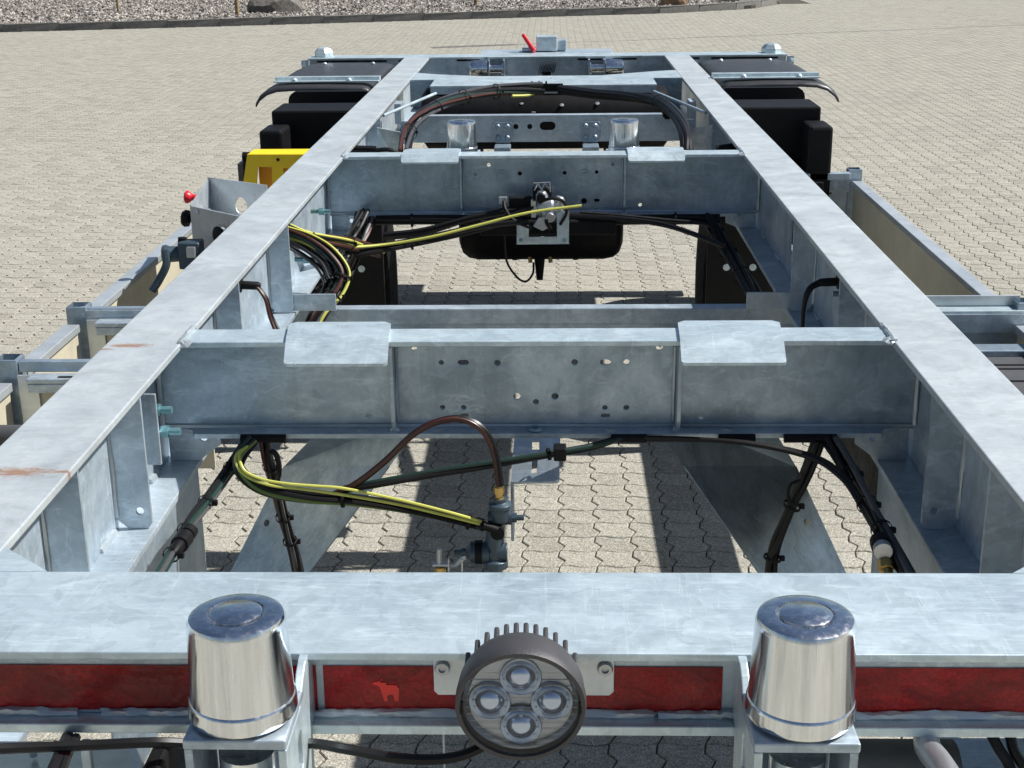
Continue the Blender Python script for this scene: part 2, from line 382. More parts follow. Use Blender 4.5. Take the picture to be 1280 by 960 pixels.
# ---- cross beams of I section with drilled webs
def cross_beam(Yc, zb, holes, stx, plates, yp0, yp1):
    yf, yb = Yc-.04, Yc+.04
    top = MB().box(-.5985, .5985, yf, yb, -.0095, 0).build('cross_beam', 'galv_bright_lit', T, .0015)
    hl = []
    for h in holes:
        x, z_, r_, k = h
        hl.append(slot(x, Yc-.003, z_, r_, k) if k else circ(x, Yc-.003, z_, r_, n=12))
    MB().prism([(-.6590, Yc-.003, zb+.0085), (.6590, Yc-.003, zb+.0085), (.6590, Yc-.003, -.0125), (-.6590, Yc-.003, -.0125)], (0, .006, 0), hl).build('web', 'galv_dull_shaded', top)
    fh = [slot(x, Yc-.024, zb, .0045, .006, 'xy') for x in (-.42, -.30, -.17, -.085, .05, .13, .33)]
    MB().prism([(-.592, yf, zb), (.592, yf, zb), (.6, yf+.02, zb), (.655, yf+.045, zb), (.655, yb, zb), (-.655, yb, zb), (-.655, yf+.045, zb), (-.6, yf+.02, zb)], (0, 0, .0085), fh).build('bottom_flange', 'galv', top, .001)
    MB().tube([(-.655, Yc-.006, zb+.010), (0, Yc-.006, zb+.0105), (.655, Yc-.006, zb+.010)], .0035, 6, 8).build('weld_seam', 'weld', top)
    for s in (-1, 1):
        MB().tube([(s*.655, Yc-.006, -.015), (s*.6545, Yc-.007, -.09), (s*.655, Yc-.006, zb+.012)], .0045, 6, 5).build('weld_seam', 'weld', top)
        st = MB().prism([(s*stx-.003, yf+.001, -.010), (s*stx-.003, Yc-.0035, -.010), (s*stx-.003, Yc-.0035, zb+.009), (s*stx-.003, yf+.012, zb+.009), (s*stx-.003, yf+.001, zb+.03)], (.006, 0, 0)).build('stiffener', 'galv', top, .0008)
        MB().tube([(s*(stx-.006), Yc-.0055, -.02), (s*(stx-.006), Yc-.006, zb+.02)], .003, 6, 4).build('weld_seam', 'weld', st)
        MB().lathe([(.001, .007), (.008, .004), (.010, 0)], (s*stx, yf+.02, zb+.0085), (0, 0, 1), 10, True, False).build('weld_spot', 'weld', st)
        # fillet below the beam end
        MB().prism([(s*.652, yf+.05, zb-.0005), (s*.56, yf+.05, zb-.0005), (s*.56, yf+.05, zb-.03), (s*.60, yf+.05, -.2345), (s*.652, yf+.05, -.2345)], (0, .006, 0), [circ(s*.59, yf+.05, zb-.018, .007)]).build('end_gusset', 'galv', top)
    for x0, x1, x2, x3 in plates:
        # bent slide plate: flat on the flange, then sloping down towards the rear
        t = .005; pr = [(yp1, .001), (yf+.006, .001), (yp0, -.020)]
        r_ = .006; ym = yf+.006
        zf = lambda y: .0012 if y >= ym else .0012-.0215*(ym-y)/(ym-yp0)
        lx = lambda y: x2+(x0-x2)*(y-yp0)/(yp1-yp0); rx = lambda y: x3+(x1-x3)*(y-yp0)/(yp1-yp0)
        flat = [(lx(yp1)+.0, yp1-.012), (lx(yp1)+.012, yp1), (rx(yp1)-.012, yp1), (rx(yp1), yp1-.012), (rx(ym), ym), (lx(ym), ym)]
        slope = [(lx(ym), ym), (rx(ym), ym), (rx(yp0), yp0+r_), (rx(yp0)-r_*.3, yp0+r_*.3), (rx(yp0)-r_, yp0), (lx(yp0)+r_, yp0), (lx(yp0)+r_*.3, yp0+r_*.3), (lx(yp0), yp0+r_)]
        b_ = MB(); b_.prism([(x, y, zf(y)) for x, y in flat], (0, 0, t)); b_.prism([(x, y, zf(y)) for x, y in slope], (0, 0, t))
        b_.build('slide_plate', 'galv_bright_lit', top)
    return top
h1 = [(-.162, -.049, .005, 0), (-.124, -.049, .005, .005), (-.065, -.05, .006, 0), (.068, -.049, .006, 0), (.121, -.049, .005, .005), (.157, -.049, .0055, 0),
      (-.032, -.111, .0065, 0), (.001, -.121, .0055, 0), (.034, -.111, .0065, 0), (-.162, -.131, .005, 0), (-.125, -.131, .005, 0), (-.124, -.146, .004, .004),
      (.121, -.132, .005, 0), (.158, -.132, .0055, 0), (.122, -.147, .0045, .004), (-.209, -.022, .006, 0), (.213, -.023, .006, 0), (-.292, -.147, .0055, 0), (.288, -.148, .0055, 0)]
cb1 = cross_beam(2.31, -.1745, h1, .245, [(-.432, -.253, -.414, -.242), (.248, .424, .241, .412)], 2.196, 2.373)
MB().lathe([(.012, 0), (.014, .002), (.012, .005), (.006, .005), (.006, .001)], (-.0, 2.288, -.166), (0, 0, 1), 20).build('grommet', 'galv_dull_shaded', cb1)
h2 = [(-.163, -.034, .006, 0), (-.205, -.063, .006, 0), (-.069, -.061, .007, 0), (.067, -.06, .0065, 0), (.164, -.058, .006, 0), (.213, -.034, .006, 0), (.165, -.144, .005, .004), (.297, -.159, .006, 0), (.126, -.146, .009, 0)]
cb2 = cross_beam(4.25, -.1885, h2, .247, [(-.421, -.250, -.424, -.251), (.256, .428, .256, .425)], 4.190, 4.318)
for x in (-.124, .126):
    MB().lathe([(.013, 0), (.013, .006), (.006, .006), (.005, .010)], (x, 4.2465, -.061), (0, -1, 0), 8, False).build('bolt', 'galv_dull_shaded', cb2)

# ---- near end beam with the red reflective tape
eb = MB().box(-1.25, 1.25, 1.213, 1.392, -.0085, 0).build('end_beam', 'galv_bright_lit', T, .0015)
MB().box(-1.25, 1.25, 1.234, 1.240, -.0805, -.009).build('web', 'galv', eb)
MB().box(-1.25, 1.25, 1.213, 1.392, -.0915, -.081).build('bottom_flange', 'galv_bright_lit', eb, .0012)
w = MB(); x = -1.0
while x < 1.0:
    L = random.uniform(.10, .24); w.tube([(x, 1.2315, -.0795), (x+L*.3, 1.230, -.0785), (x+L*.6, 1.2305, -.0775), (x+L, 1.2315, -.0795)], .0052, 8, 8); x += L+random.uniform(.004, .03)
w.build('weld_seam', 'weld', eb)['kind'] = 'stuff'
def tape_piece(x0, x1):
    b_ = MB(); nx = int((x1-x0)/.008)+2; nz = 9; z0, z1 = -.0765, -.0255
    vs = []; fs = []
    for i in range(nx):
        for j in range(nz):
            x_ = x0+(x1-x0)*i/(nx-1); z_ = z0+(z1-z0)*j/(nz-1)
            yy = 1.2327-.0006*max(0, math.sin(x_*61)*math.sin(z_*140+x_*30))
            vs.append((x_, yy, z_))
    for i in range(nx-1):
        for j in range(nz-1): fs.append((i*nz+j, i*nz+nz+j, i*nz+nz+j+1, i*nz+j+1))
    b_.add(vs, fs, True); return b_.build('reflective_tape', 'tape', eb)
tp = [tape_piece(-1.2, -.206), tape_piece(-.199, .198), tape_piece(.222, 1.2)]
# small elephant emblem printed on the tape
def emblem(x, z_, s, par):
    pt = [(-.2, 1.0), (-.35, .75), (-.9, .62), (-1.0, .45), (-.7, .40), (-.45, .28), (-.35, -.05), (-.12, -.95), (.12, -.95), (.10, -.5), (.30, -.38), (.55, -.42), (.62, -.95), (.92, -.95), (.98, -.3), (1.0, .1), (.8, .38), (.4, .42), (.1, .38), (.05, .6), (-.45, .62), (-.32, .78), (-.12, .98)]
    return MB().prism([(x+a*s, 1.2318, z_+b_*s) for a, b_ in pt], (0, .0004, 0)).build('elephant_emblem', 'emblem', par)
emblem(-.137, -.052, .0135, tp[1])

# ---- polished guide rollers with vertical axis
def roller(x, y, zt, par=T):
    rf = MB().lathe([(.0, 0), (.048, 0), (.0500, .004), (.04995, .006), (.0496, .0145), (.0495, .016), (.0488, .018), (.0478, .0192), (.0477, .0215), (.04465, .0905), (.0445, .094), (.0425, .0985), (.0385, .1005), (.0270, .1005), (.0262, .0965), (.0240, .0965), (.0236, .1015), (.0215, .1028), (.0, .1028)], (x, y, zt-.1028), (0, 0, 1), 56).build('guide_roller', 'chrome', par)
    return rf
ru = MB
for sg in (-1, 1):
    x = sg*.256; y = 1.132
    rl = roller(x, y, .088)
    MB().lathe([(.0, 0), (.026, 0), (.026, .075), (.0, .075)], (x, y, -.132), (0, 0, 1), 32).build('axle_sleeve', 'chrome', rl)
    # box bracket below the roller
    br = MB().prism([(x-.047, y-.045, -.0285), (x+.047, y-.045, -.0285), (x+.047, y+.045, -.0285), (x-.047, y+.045, -.0285)], (0, 0, .010), []).build('roller_bracket', 'galv', T, .002)
    for lx in ((x-.046,) if sg < 0 else (x+.038,)):
        MB().prism([(lx, y-.043, -.029), (lx, y+.042, -.029), (lx, y+.042, -.21), (lx, y-.043, -.21)], (.0075, 0, 0), [[(lx, y-.015+q[1]*1, -.10+q[0]) for q in [(p_[0], p_[1]) for p_ in slot(0, 0, 0, .013, .02, 'xy')]]] if False else []).build('leg', 'galv', br, .001)
    MB().box(x-.036, x+.036, y+.032, y+.038, -.21, -.03).build('back_plate', 'galv_dull_shaded', br)
    # cheek plate that ties the bracket to the beam, on the inner side
    cx = x-sg*.043-.004
    out = [(1.2335, -.0095), (1.2125, -.0095), (1.2125, -.001), (1.200, -.002), (1.186, -.008), (1.174, -.018), (1.160, -.0290), (1.088, -.0290), (1.088, -.21), (1.2125, -.21), (1.2125, -.0925), (1.2125, -.0800), (1.2335, -.0800)]
    ho = slot(0, 0, 0, .011, .012, 'xy')
    MB().prism([(cx, a, b_) for a, b_ in out], (.008, 0, 0), [[(cx, 1.150+q[1], -.072+q[0]) for q in ho]]).build('cheek_plate', 'galv_bright_lit', br, .0012)
    if sg > 0: MB().tube([(x-.075, 1.10, -.078), (x-.085, 1.10, -.07), (x-.09, 1.10, -.09), (x-.088, 1.10, -.13)], .0022, 6).build('spring_clip', 'galv_bright_lit', br)
    roller(x, 4.452, .075)
    MB().box(x-.055, x+.055, 4.40, 4.51, -.036, -.029).build('roller_bracket', 'galv_bright_lit', T, .001)
    MB().box(x-.05, x+.05, 4.41, 4.50, -.12, -.037).build('roller_stand', 'galv', T, .001)

# ---- round LED work lamp on its bracket
def work_lamp(c, axis, par, R=.0605):
    c = Vector(c); ax = Vector(axis).normalized()   # axis points out of the lens
    body = MB().lathe([(.0, -.045), (R*.82, -.045), (R*.90, -.040), (R*.97, -.028), (R, -.010), (R, -.001), (R*.985, .002), (R*.92, .002), (R*.905, -.002), (R*.895, -.018), (.0, -.019)], c, ax, 64).build('work_lamp', 'lampgrey', par)
    up = Vector((0, 0, 1)) if abs(ax.z) < .9 else Vector((0, 1, 0)); side = ax.cross(up).normalized()
    for k in range(12):
        xk = (k-5.5)*R*.152; h = math.sqrt(max(0, (R*.93)**2-xk*xk))-R*.05
        pts = [(h-.010, -.020), (h-.001, -.030), (h+.001, -.034), (h+.001, -.052), (h-.004, -.056), (-h, -.056), (-h, -.044), (h*.6, -.044)]
        MB().prism([c+side*(xk-.0024)+up*a+ax*b_ for a, b_ in pts], side*.0048).build('fin', 'lampgrey', body, .0016)
    MB().lathe([(R*.89, -.012), (R*.80, -.0175), (.0, -.018)], c, ax, 48, True, False).build('reflector_plate', 'reflector', body)
    for k, (a, b_) in enumerate(((0, .43), (0, -.43), (.47, 0), (-.47, 0))):
        q = c+side*a*R+up*b_*R
        lens = MB().lathe([(R*.33, -.017), (R*.325, -.011), (R*.31, -.0095), (R*.295, -.0105), (R*.27, -.0135), (R*.235, -.0160)], q, ax, 28, True, False).build('lens_ring', 'ring', body)
        MB().lathe([(R*.24, -.0160), (R*.23, -.010), (R*.17, -.0065), (R*.08, -.005), (.0, -.0048)], q, ax, 28, True, False).build('led_lens', 'led', lens)
    g = MB(); 
    for i in range(-7, 8):                                   # fluted lens cover ribs
        zz = i*R*.12; hw = math.sqrt(max(0, (R*.86)**2-zz*zz))
        g.box(-1, 1, -1, 1, -1, 1) if False else g.prism([c+side*-hw+up*(zz-.0002)+ax*-.0150, c+side*hw+up*(zz-.0002)+ax*-.0150, c+side*hw+up*(zz+.0002)+ax*-.0150, c+side*-hw+up*(zz+.0002)+ax*-.0150], ax*.0006)
    g.build('reflector_rib', 'reflector', body)['kind'] = 'stuff'
    MB().lathe([(R*.90, -.0015), (R*.895, .0), (R*.5, .0012), (.0, .0016)], c, ax, 48, True, False).build('lens_cover', 'glass', body)
    for sd in (-1, 1):
        MB().box(-.003, .003, -.0012, .0012, -.006, .006).build('clip', 'black', body) if False else MB().prism([c+side*(sd*R*.90-.0015)+up*-.006, c+side*(sd*R*.90+.0015)+up*-.006, c+side*(sd*R*.90+.0015)+up*.006, c+side*(sd*R*.90-.0015)+up*.006], ax*.0022).build('clip', 'black', body)
    return body
lampb = MB().prism([(-.088, 1.2265, -.0145), (.0905, 1.2265, -.0145), (.0905, 1.2265, -.050), (.086, 1.2265, -.0545), (-.084, 1.2265, -.0545), (-.088, 1.2265, -.050)], (0, .004, 0)).build('lamp_bracket', 'alu', T, .0008)
for x in (-.079, .0815):
    MB().lathe([(.0072, 0), (.0078, .002), (.0066, .0045), (.0036, .0045), (.0032, .0020), (.0, .0020)], (x, 1.2262, -.0235), (0, -1, 0), 20).build('screw', 'castalu', lampb)
MB().box(-.02, .022, 1.175, 1.226, -.05, -.03).build('lamp_arm', 'lampgrey', lampb)
lamp = work_lamp((.0005, 1.130, -.0085), (0, -1, -.10), T)

# ---- transverse box tube and flat side bars
bar = MB().box(-1.19, 1.19, 3.435, 3.475, -.305, -.262).build('cross_tube', 'galv', T, .003)
MB().box(-1.19, 1.19, 3.440, 3.470, -.352, -.3055).build('lower_lip', 'galv_dull_shaded', bar)
for sg in (-1, 1):
    a, b_ = sorted((sg*.66, sg*.50)); MB().box(a, b_, 3.30+.01, 3.316, -.232, -.190).build('flat_bar', 'galv', T, .001)

# ---- sloped sheet plates under the frame: falling outwards, with a rising far lip
def on_plane(px, py, p0, n_):
    d = Fw+Rt*((px-640)/f_px)-Up*((py-480)/f_px); c = Vector((cam_x, 0, CAMH))
    return c+d*((p0-c).dot(n_)/d.dot(n_))
for sg in (-1, 1):
    n_ = Vector((sg*.65, -.5, .5)).normalized(); n2_ = Vector((sg*.08, -1, -.22)).normalized()
    if sg < 0:
        p0 = A(487, 583, Z=-.46); q = [on_plane(x, y, p0, n_) for x, y in ((355, 583), (487, 583), (390, 712), (330, 792), (248, 792), (290, 712))]
        lip = [on_plane(x, y, p0, n2_) for x, y in ((430, 508), (540, 512))]
    else:
        p0 = A(855, 583, Z=-.46); q = [on_plane(x, y, p0, n_) for x, y in ((995, 583), (855, 583), (945, 712), (1000, 792), (1092, 792), (1055, 712))]
        lip = [on_plane(x, y, p0, n2_) for x, y in ((950, 508), (805, 508))]
    e = q[1]-q[0]
    sh = MB().add(q+[p for p in lip], [(0, 5, 4, 3, 2, 1)]).build('sheet_plate', 'galv_dull_shaded', T)
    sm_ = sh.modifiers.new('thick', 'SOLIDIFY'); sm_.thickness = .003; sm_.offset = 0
    lp_ = MB().add([q[0], q[1], lip[1], lip[0]], [(0, 1, 2, 3)]).build('bent_lip', 'galv_dull_shaded', sh)
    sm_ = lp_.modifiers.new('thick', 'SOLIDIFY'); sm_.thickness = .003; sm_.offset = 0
    c_ = on_plane(334, 654, p0, n_) if sg < 0 else on_plane(1008, 653, p0, n_)
    MB().lathe([(.008, .0), (.008, .004), (.0, .005)], c_, n_, 12).build('rivet', 'beige' if sg > 0 else 'greyp', sh)
MB().box(.738, .744, 2.05, 3.385, -.62, -.10).build('added_shade_plate', 'black', T)  # unseen plate added to keep the sun off the right sheet plate
MB().box(.738, .744, 3.48, 3.95, -.50, -.05).build('added_shade_plate', 'black', T)  # added black plate that keeps the rail web hole dark

# ---- axles, wheels, black wheel panels
def wheel(x, y):
    R_ = .44; z_ = -G+R_; q_ = .44/.503
    prof = [(.30, -.115), (.40, -.135), (.46, -.135), (.49, -.118), (.50, -.09), (.503, -.04), (.497, -.035), (.497, -.025), (.503, -.02), (.503, .02), (.497, .025), (.497, .035), (.503, .04), (.50, .09), (.49, .118), (.46, .135), (.40, .135), (.30, .115)]
    prof = [(a_*q_, b__) for a_, b__ in prof]
    t = MB().lathe(prof, (x, y, z_), (1, 0, 0), 48, True, False).build('wheel', 'rubber', T)
    MB().lathe([(.262, -.115), (.25, -.10), (.24, .0), (.25, .10), (.262, .115)], (x, y, z_), (1, 0, 0), 40, True, False).build('rim', 'black', t)
    MB().lathe([(.24, 0), (.17, .03), (.16, .08), (.0, .085)], (x, y, z_), (1 if x > 0 else -1, 0, 0), 32, True, False).build('hub', 'fender', t)
for sg in (-1, 1):
    wheel(sg*.79, 5.62); wheel(sg*.99, 6.95)
MB().cyl((-.66, 5.55, -.95), (.66, 5.55, -.95), .05, n=20).build('axle', 'black', T)
MB().box(-1.15, 1.20, 7.42, 7.54, -.72, -.60).build('added_shadow_beam', 'black', T, .01)  # hidden beam added to cast a shadow band across the paving
MB().box(-.20, .20, 4.2605, 4.266, -.172, -.072).build('hole_shade_plate', 'black', cb2)  # black plate added behind the web so its holes look shaded
for sg in (-1, 1):
    fl = MB().box(*sorted((sg*.605, sg*1.02)), 5.13, 5.15, -.80, -.255).build('wheel_panel', 'black', T, .003)
    MB().box(*sorted((sg*.66, sg*.80)), 5.0, 5.128, -.40, -.2475).build('panel_bracket', 'black', fl, .004)
    for px_, py_ in (((452, 336),) if sg < 0 else ((941, 334), (908, 334))):
        MB().lathe([(.013, 0), (.013, .003), (.006, .003), (.006, .007)], A(px_, py_, Y=5.129), (0, -1, 0), 14).build('bolt', 'galv_bright_lit', fl)
# ---- far fenders with curled outer lips
for sg in (-1, 1):
    sec = [(.76, -.02), (.775, -.006), (.80, 0), (.95, .004), (1.10, .004), (1.17, .000), (1.215, -.014), (1.25, -.04), (1.266, -.065)]
    ys = [(6.17, -.030), (6.185, -.016), (6.22, -.010), (6.6, -.008), (6.95, -.006), (7.2, -.014), (7.3, -.03)]
    vs = []; fs = []
    for j, (y, dz) in enumerate(ys):
        for i, (x, z_) in enumerate(sec):
            k = 1.0 if (j > 0 and j < 6) else .55
            vs.append((sg*x, y, z_+dz-(.0 if k == 1 else 0)))
    n = len(sec)
    for j in range(len(ys)-1):
        for i in range(n-1):
            q = (j*n+i, j*n+i+1, (j+1)*n+i+1, (j+1)*n+i); fs.append(q if sg > 0 else q[::-1])
    fen = MB().add(vs, fs, True).build('fender', 'fender', T)
    so_ = fen.modifiers.new('thick', 'SOLIDIFY'); so_.thickness = .006; so_.offset = -1
    a, b_ = sorted((sg*.728, sg*1.19))
    rl = MB().box(a, b_, 6.26, 6.30, .001, .020).box(a, b_, 6.22, 6.26, .001, .006).build('fender_bar', 'galv_bright_lit', fen, .001)
    for x in (.86, 1.10):
        MB().lathe([(.013, 0), (.013, .006), (.007, .012), (.0, .013)], (sg*x, 6.235, .006), (0, 0, 1), 10).build('bolt', 'galv_bright_lit', fen)
        MB().lathe([(.011, 0), (.011, .005), (.006, .010), (.0, .011)], (sg*x, 7.1, -.008), (0, 0, 1), 10).build('bolt', 'galv_bright_lit', fen)
    # rounded black flap behind and the large black panels over the wheels
    fx0, fx1 = .72, 1.085; pts = []
    for cx_, cz_, a0 in ((fx1-.04, -.05, 0), (fx0+.04, -.05, 90)):
        for k in range(5): a_ = math.radians(a0+90*k/4); pts.append((sg*(cx_+.04*math.cos(a_)), 5.98, cz_+.04*math.sin(a_)))
    pts += [(sg*fx0, 5.98, -.42), (sg*fx1, 5.98, -.42)]
    fq = MB().prism(pts, (0, .04, 0)).build('inner_flap', 'black', T, .004)
    MB().box(*sorted((sg*.735, sg*1.075)), 5.55, 5.80, -.60, -.035).build('wheel_panel', 'black', T, .008)
    for k in range(6): 
        xx = sg*(.79+k*.052); MB().box(xx-.004, xx+.004, 5.5455, 5.5495, -.55, -.06).build('rib', 'black', T) if False else None
    MB().box(*sorted((sg*1.0, sg*1.09)), 5.36, 5.54, -.60, -.085).build('wheel_panel', 'black', T, .012)

# ---- far transverse channel with bolted lugs, and black drum above it
ch = MB().prism([(-.54, 5.30, -.125), (.55, 5.30, -.125), (.565, 5.30, -.10), (.565, 5.30, -.045), (.45, 5.30, -.045), (.44, 5.30, -.032), (-.44, 5.30, -.032), (-.45, 5.30, -.045), (-.54, 5.30, -.045)], (0, .005, 0),
                [circ(-.107, 5.30, -.068, .010), circ(-.055, 5.30, -.068, .010), slot(.012, 5.30, -.066, .016, .014)] ).build('axle_carrier', 'galv', T)
MB().box(-.44, .44, 5.30, 5.345, -.0315, -.026).build('top_flange', 'galv', ch)
for x in (-.156, .172):
    lug = MB().prism([(x-.033, 5.294, -.05), (x+.033, 5.294, -.05), (x+.037, 5.294, -.056), (x+.037, 5.294, -.115), (x+.026, 5.294, -.128), (x-.026, 5.294, -.128), (x-.037, 5.294, -.115), (x-.037, 5.294, -.056)], (0, .006, 0)).build('lug_plate', 'galv_dull_shaded', ch, .002)
    for dx, dz in ((-.018, -.066), (.018, -.066), (-.018, -.108), (.018, -.108)):
        MB().lathe([(.010, 0), (.010, .004), (.006, .009), (.0, .009)], (x+dx, 5.2935, dz), (0, -1, 0), 8, False).build('bolt', 'galv_dull_shaded', lug)
    MB().box(x-.03, x+.03, 5.20, 5.29, -.19, -.13).build('pivot_block', 'galv_dull_shaded', ch, .003)
MB().lathe([(.0, 0), (.10, .0), (.13, .02), (.135, .06), (.135, 1.00), (.13, 1.04), (.10, 1.06), (.0, 1.06)], (-.53, 6.13, -.145), (1, 0, 0), 32).build('air_reservoir', 'black', T)
for x, y, z_ in ((-.10, 6.02, -.072), (.07, 6.01, -.08), (.22, 6.015, -.075), (-.05, 5.999, -.11)):
    MB().lathe([(.009, 0), (.009, .003), (0, .004)], (x, y, z_), (0, -.6, .8), 10).build('rivet', 'castalu', T)
for sg in (-1, 1):
    MB().prism([(sg*.598, 5.04, -.03), (sg*.515, 5.06, -.05), (sg*.50, 5.10, -.235), (sg*.598, 5.10, -.235)], (0, .006, 0)).build('hanger_bracket', 'galv_bright_lit' if sg < 0 else 'galv', T, .001)  # left bracket gets the lighter steel, its sunlit look is in the colour
    MB().box(*sorted((sg*.50, sg*.598)), 5.05, 5.35, -.26, -.25).build('hanger_seat', 'galv_dull_shaded', T)
    MB().cyl((sg*.60, 5.28, -.02), (sg*.43, 5.62, .02), .006, n=8).build('tie_rod', 'galv_bright_lit', T)
    MB().box(*sorted((sg*.57, sg*.597)), 5.62, 5.72, -.10, -.02).build('lug', 'galv', T, .002)

# ---- second transverse member
m2 = MB().prism([(-.49, 6.05, -.006), (.472, 6.05, -.006), (.472, 6.30, -.006), (.598, 6.30, -.006), (.598, 6.62, -.006), (.50, 6.58, -.006), (.25, 6.42, -.006), (-.27, 6.42, -.006), (-.50, 6.52, -.006), (-.598, 6.60, -.006), (-.598, 6.30, -.006), (-.49, 6.30, -.006)], (0, 0, .006),
                [circ(x, 6.16, -.006, .007, 'xy') for x in (-.36, -.19, .20, .37)]).build('cross_plate', 'galv_bright_lit', T)
MB().box(-.60, .60, 6.302, 6.31, -.12, -.0065).build('web', 'galv_dull_shaded', m2)
MB().box(-.488, .470, 6.052, 6.058, -.055, -.0065).build('front_lip', 'galv_dull_shaded', m2)
MB().box(-.59, .59, 6.20, 6.36, -.128, -.1205).build('bottom_flange', 'galv_dull_shaded', m2)
dc = MB().box(-.10, .075, 5.985, 6.01, -.02, .012)
for x in (-.06, -.03, 0.0): dc.box(x, x+.008, 5.98, 6.012, .012, .022)
dc.build('cable_duct', 'black', m2, .002)

# ---- far end beam, twist locks, horizontal rollers, lamp and lever
fb = MB().box(-1.225, 1.225, 7.337, 7.505, -.008, 0).build('far_end_beam', 'galv_bright_lit', T, .001)
MB().box(-1.22, 1.22, 7.352, 7.358, -.112, -.0085).build('web', 'galv', fb)
MB().box(-1.22, 1.22, 7.337, 7.505, -.120, -.1125).build('bottom_flange', 'galv', fb)
for x0, x1 in ((-1.18, -.82), (-.76, -.66), (-.46, -.34), (.16, .28), (.34, .46), (.66, .78), (.84, 1.18)):
    MB().box(x0, x1, 7.3475, 7.3515, -.022, -.013).build('slot_strip', 'black', fb)
for sg in (-1, 1):
    MB().lathe([(.052, 0), (.052, .022), (.046, .028), (.036, .040), (.026, .046), (.0, .047)], (sg*1.155, 7.43, .001), (0, 0, 1), 6, False).build('twist_lock', 'galv_bright_lit', fb, .003)
    MB().lathe([(.018, 0), (.018, .012), (0, .016)], (sg*1.245, 7.36, -.03), (0, -1, .3), 10).build('end_bolt', 'galv_bright_lit', fb)
    MB().box(*sorted((sg*1.2255, sg*1.26)), 7.35, 7.37, -.06, -.01).build('end_tab', 'galv', fb)
    x = sg*.30
    rl = MB().lathe([(.0, 0), (.046, 0), (.048, .008), (.040, .085), (.034, .09), (.0, .09)], (x, 7.29, -.055), (sg, 0, 0), 32).build('guide_roller', 'chrome', T)
    MB().lathe([(.022, 0), (.022, .07), (.030, .07), (.030, .085), (.022, .09), (0, .09)], (x-sg*.002, 7.29, -.055), (-sg, 0, 0), 24).build('axle_sleeve', 'chrome', rl)
    MB().box(*sorted((x-sg*.012, x-sg*.004)), 7.25, 7.35, -.10, -.010).build('cheek_plate', 'galv', rl)
    MB().box(*sorted((x-sg*.088, x-sg*.080)), 7.25, 7.35, -.10, -.010).build('cheek_plate', 'galv', rl)
    MB().box(*sorted((x-sg*.10, x+sg*.0)), 7.30, 7.336, -.008, .002).build('bracket_plate', 'galv_bright_lit', rl)
lf = MB()
for k in range(11): lf.lathe([(.033, 0), (.033, .003)], (-.035+k*.0078, 7.26, -.05+.0006*k), (1, 0, -.25), 20)
lf.build('coiled_cable', 'black', T)
MB().lathe([(.02, 0), (.024, .03)], (.0, 7.25, -.10), (0, 0, 1), 20).build('plug_socket', 'black', T)
lb = MB().box(-.055, .055, 7.62, 7.75, .0, .075).build('valve_box', 'galv_bright_lit', T, .004)
MB().box(.06, .105, 7.64, 7.75, .0, .055).box(-.13, -.06, 7.60, 7.70, .0, .02).build('mounting_block', 'galv', lb, .006)
MB().cyl((-.065, 7.58, .005), (-.125, 7.64, .085), .013, .010, 10).build('release_lever', 'redknob', lb)
MB().box(-.35, .35, 7.51, 7.80, -.03, -.004).build('coupling_plate', 'galv', T, .002)

# ---- compressed-air tank and valve block at the second cross beam
pr = []; Rk = .135
TY = 6.85; tx0 = A(574, 300, Y=TY).x; tL = A(779, 300, Y=TY).x-tx0; tz = A(670, 325, Y=TY-.03).z+.15
tk = MB().lathe([(.0, 0), (.07, .004), (.115, .02), (.14, .05), (.15, .10), (.15, tL-.10), (.14, tL-.05), (.115, tL-.02), (.07, tL-.004), (.0, tL)], (tx0, TY, tz), (1, 0, 0), 40).build('air_tank', 'black', T)
for x in (-.17, .13): MB().lathe([(.1505, 0), (.1545, .001), (.1545, .024), (.1505, .025)], (x, TY, tz), (1, 0, 0), 40, False).build('strap', 'black', tk)
MB().cyl((-.035, TY-.06, tz-.13), (-.035, TY-.08, tz-.24), .028, .016, 12).build('drain_valve', 'black', tk)
for xx in (-.085, .015): MB().cyl((xx, TY-.08, tz-.115), (xx+.005, TY-.09, tz-.150), .010, n=8).build('brass_fitting', 'brass', tk)
for xx in (-.33, .30): MB().box(xx-.02, xx+.02, TY+.02, TY+.08, tz+.13, -.25).build('hanger_strap', 'black', tk)
MB().tube([A(630, 290, Y=TY-.2), A(633, 325, Y=TY-.2), A(645, 345, Y=TY-.18), A(657, 352, Y=TY-.16), A(666, 342, Y=TY-.1), A(667, 328, Y=TY-.09)], .0055, 8).build('cable', 'cable', tk)
yv = 4.13
pa = A(646, 280, Y=yv-.03); pb = A(711, 305, Y=yv-.03)
vb = MB().prism([(pa.x, yv-.03, pb.z), (pb.x, yv-.03, pb.z), (pb.x, yv-.03, pa.z+.035), (pb.x-.035, yv-.03, pa.z+.035), (pb.x-.035, yv-.03, pb.z+.022), (pa.x+.035, yv-.03, pb.z+.022), (pa.x+.035, yv-.03, pa.z), (pa.x, yv-.03, pa.z)], (0, .005, 0)).build('valve_bracket', 'galv_bright_lit', T, .0015)
for p in (A(651, 300, Y=yv-.03), A(706, 300, Y=yv-.03)): MB().lathe([(.006, 0), (.006, .004), (0, .006)], p, (0, -1, 0), 6, False).build('bolt', 'bolt', vb)
MB().box(*sorted((A(636, 247, Y=yv).x, A(665, 247, Y=yv).x)), yv, yv+.04, A(650, 275, Y=yv).z, A(650, 247, Y=yv).z).build('black_cover', 'black', vb, .004)
MB().box(A(600, 262, Y=4.2).x, A(770, 262, Y=4.2).x, 4.165, 4.24, -.235, -.190).build('cable_tray', 'black', vb, .006)
va = MB(); c0 = A(685, 262, Y=yv-.02)
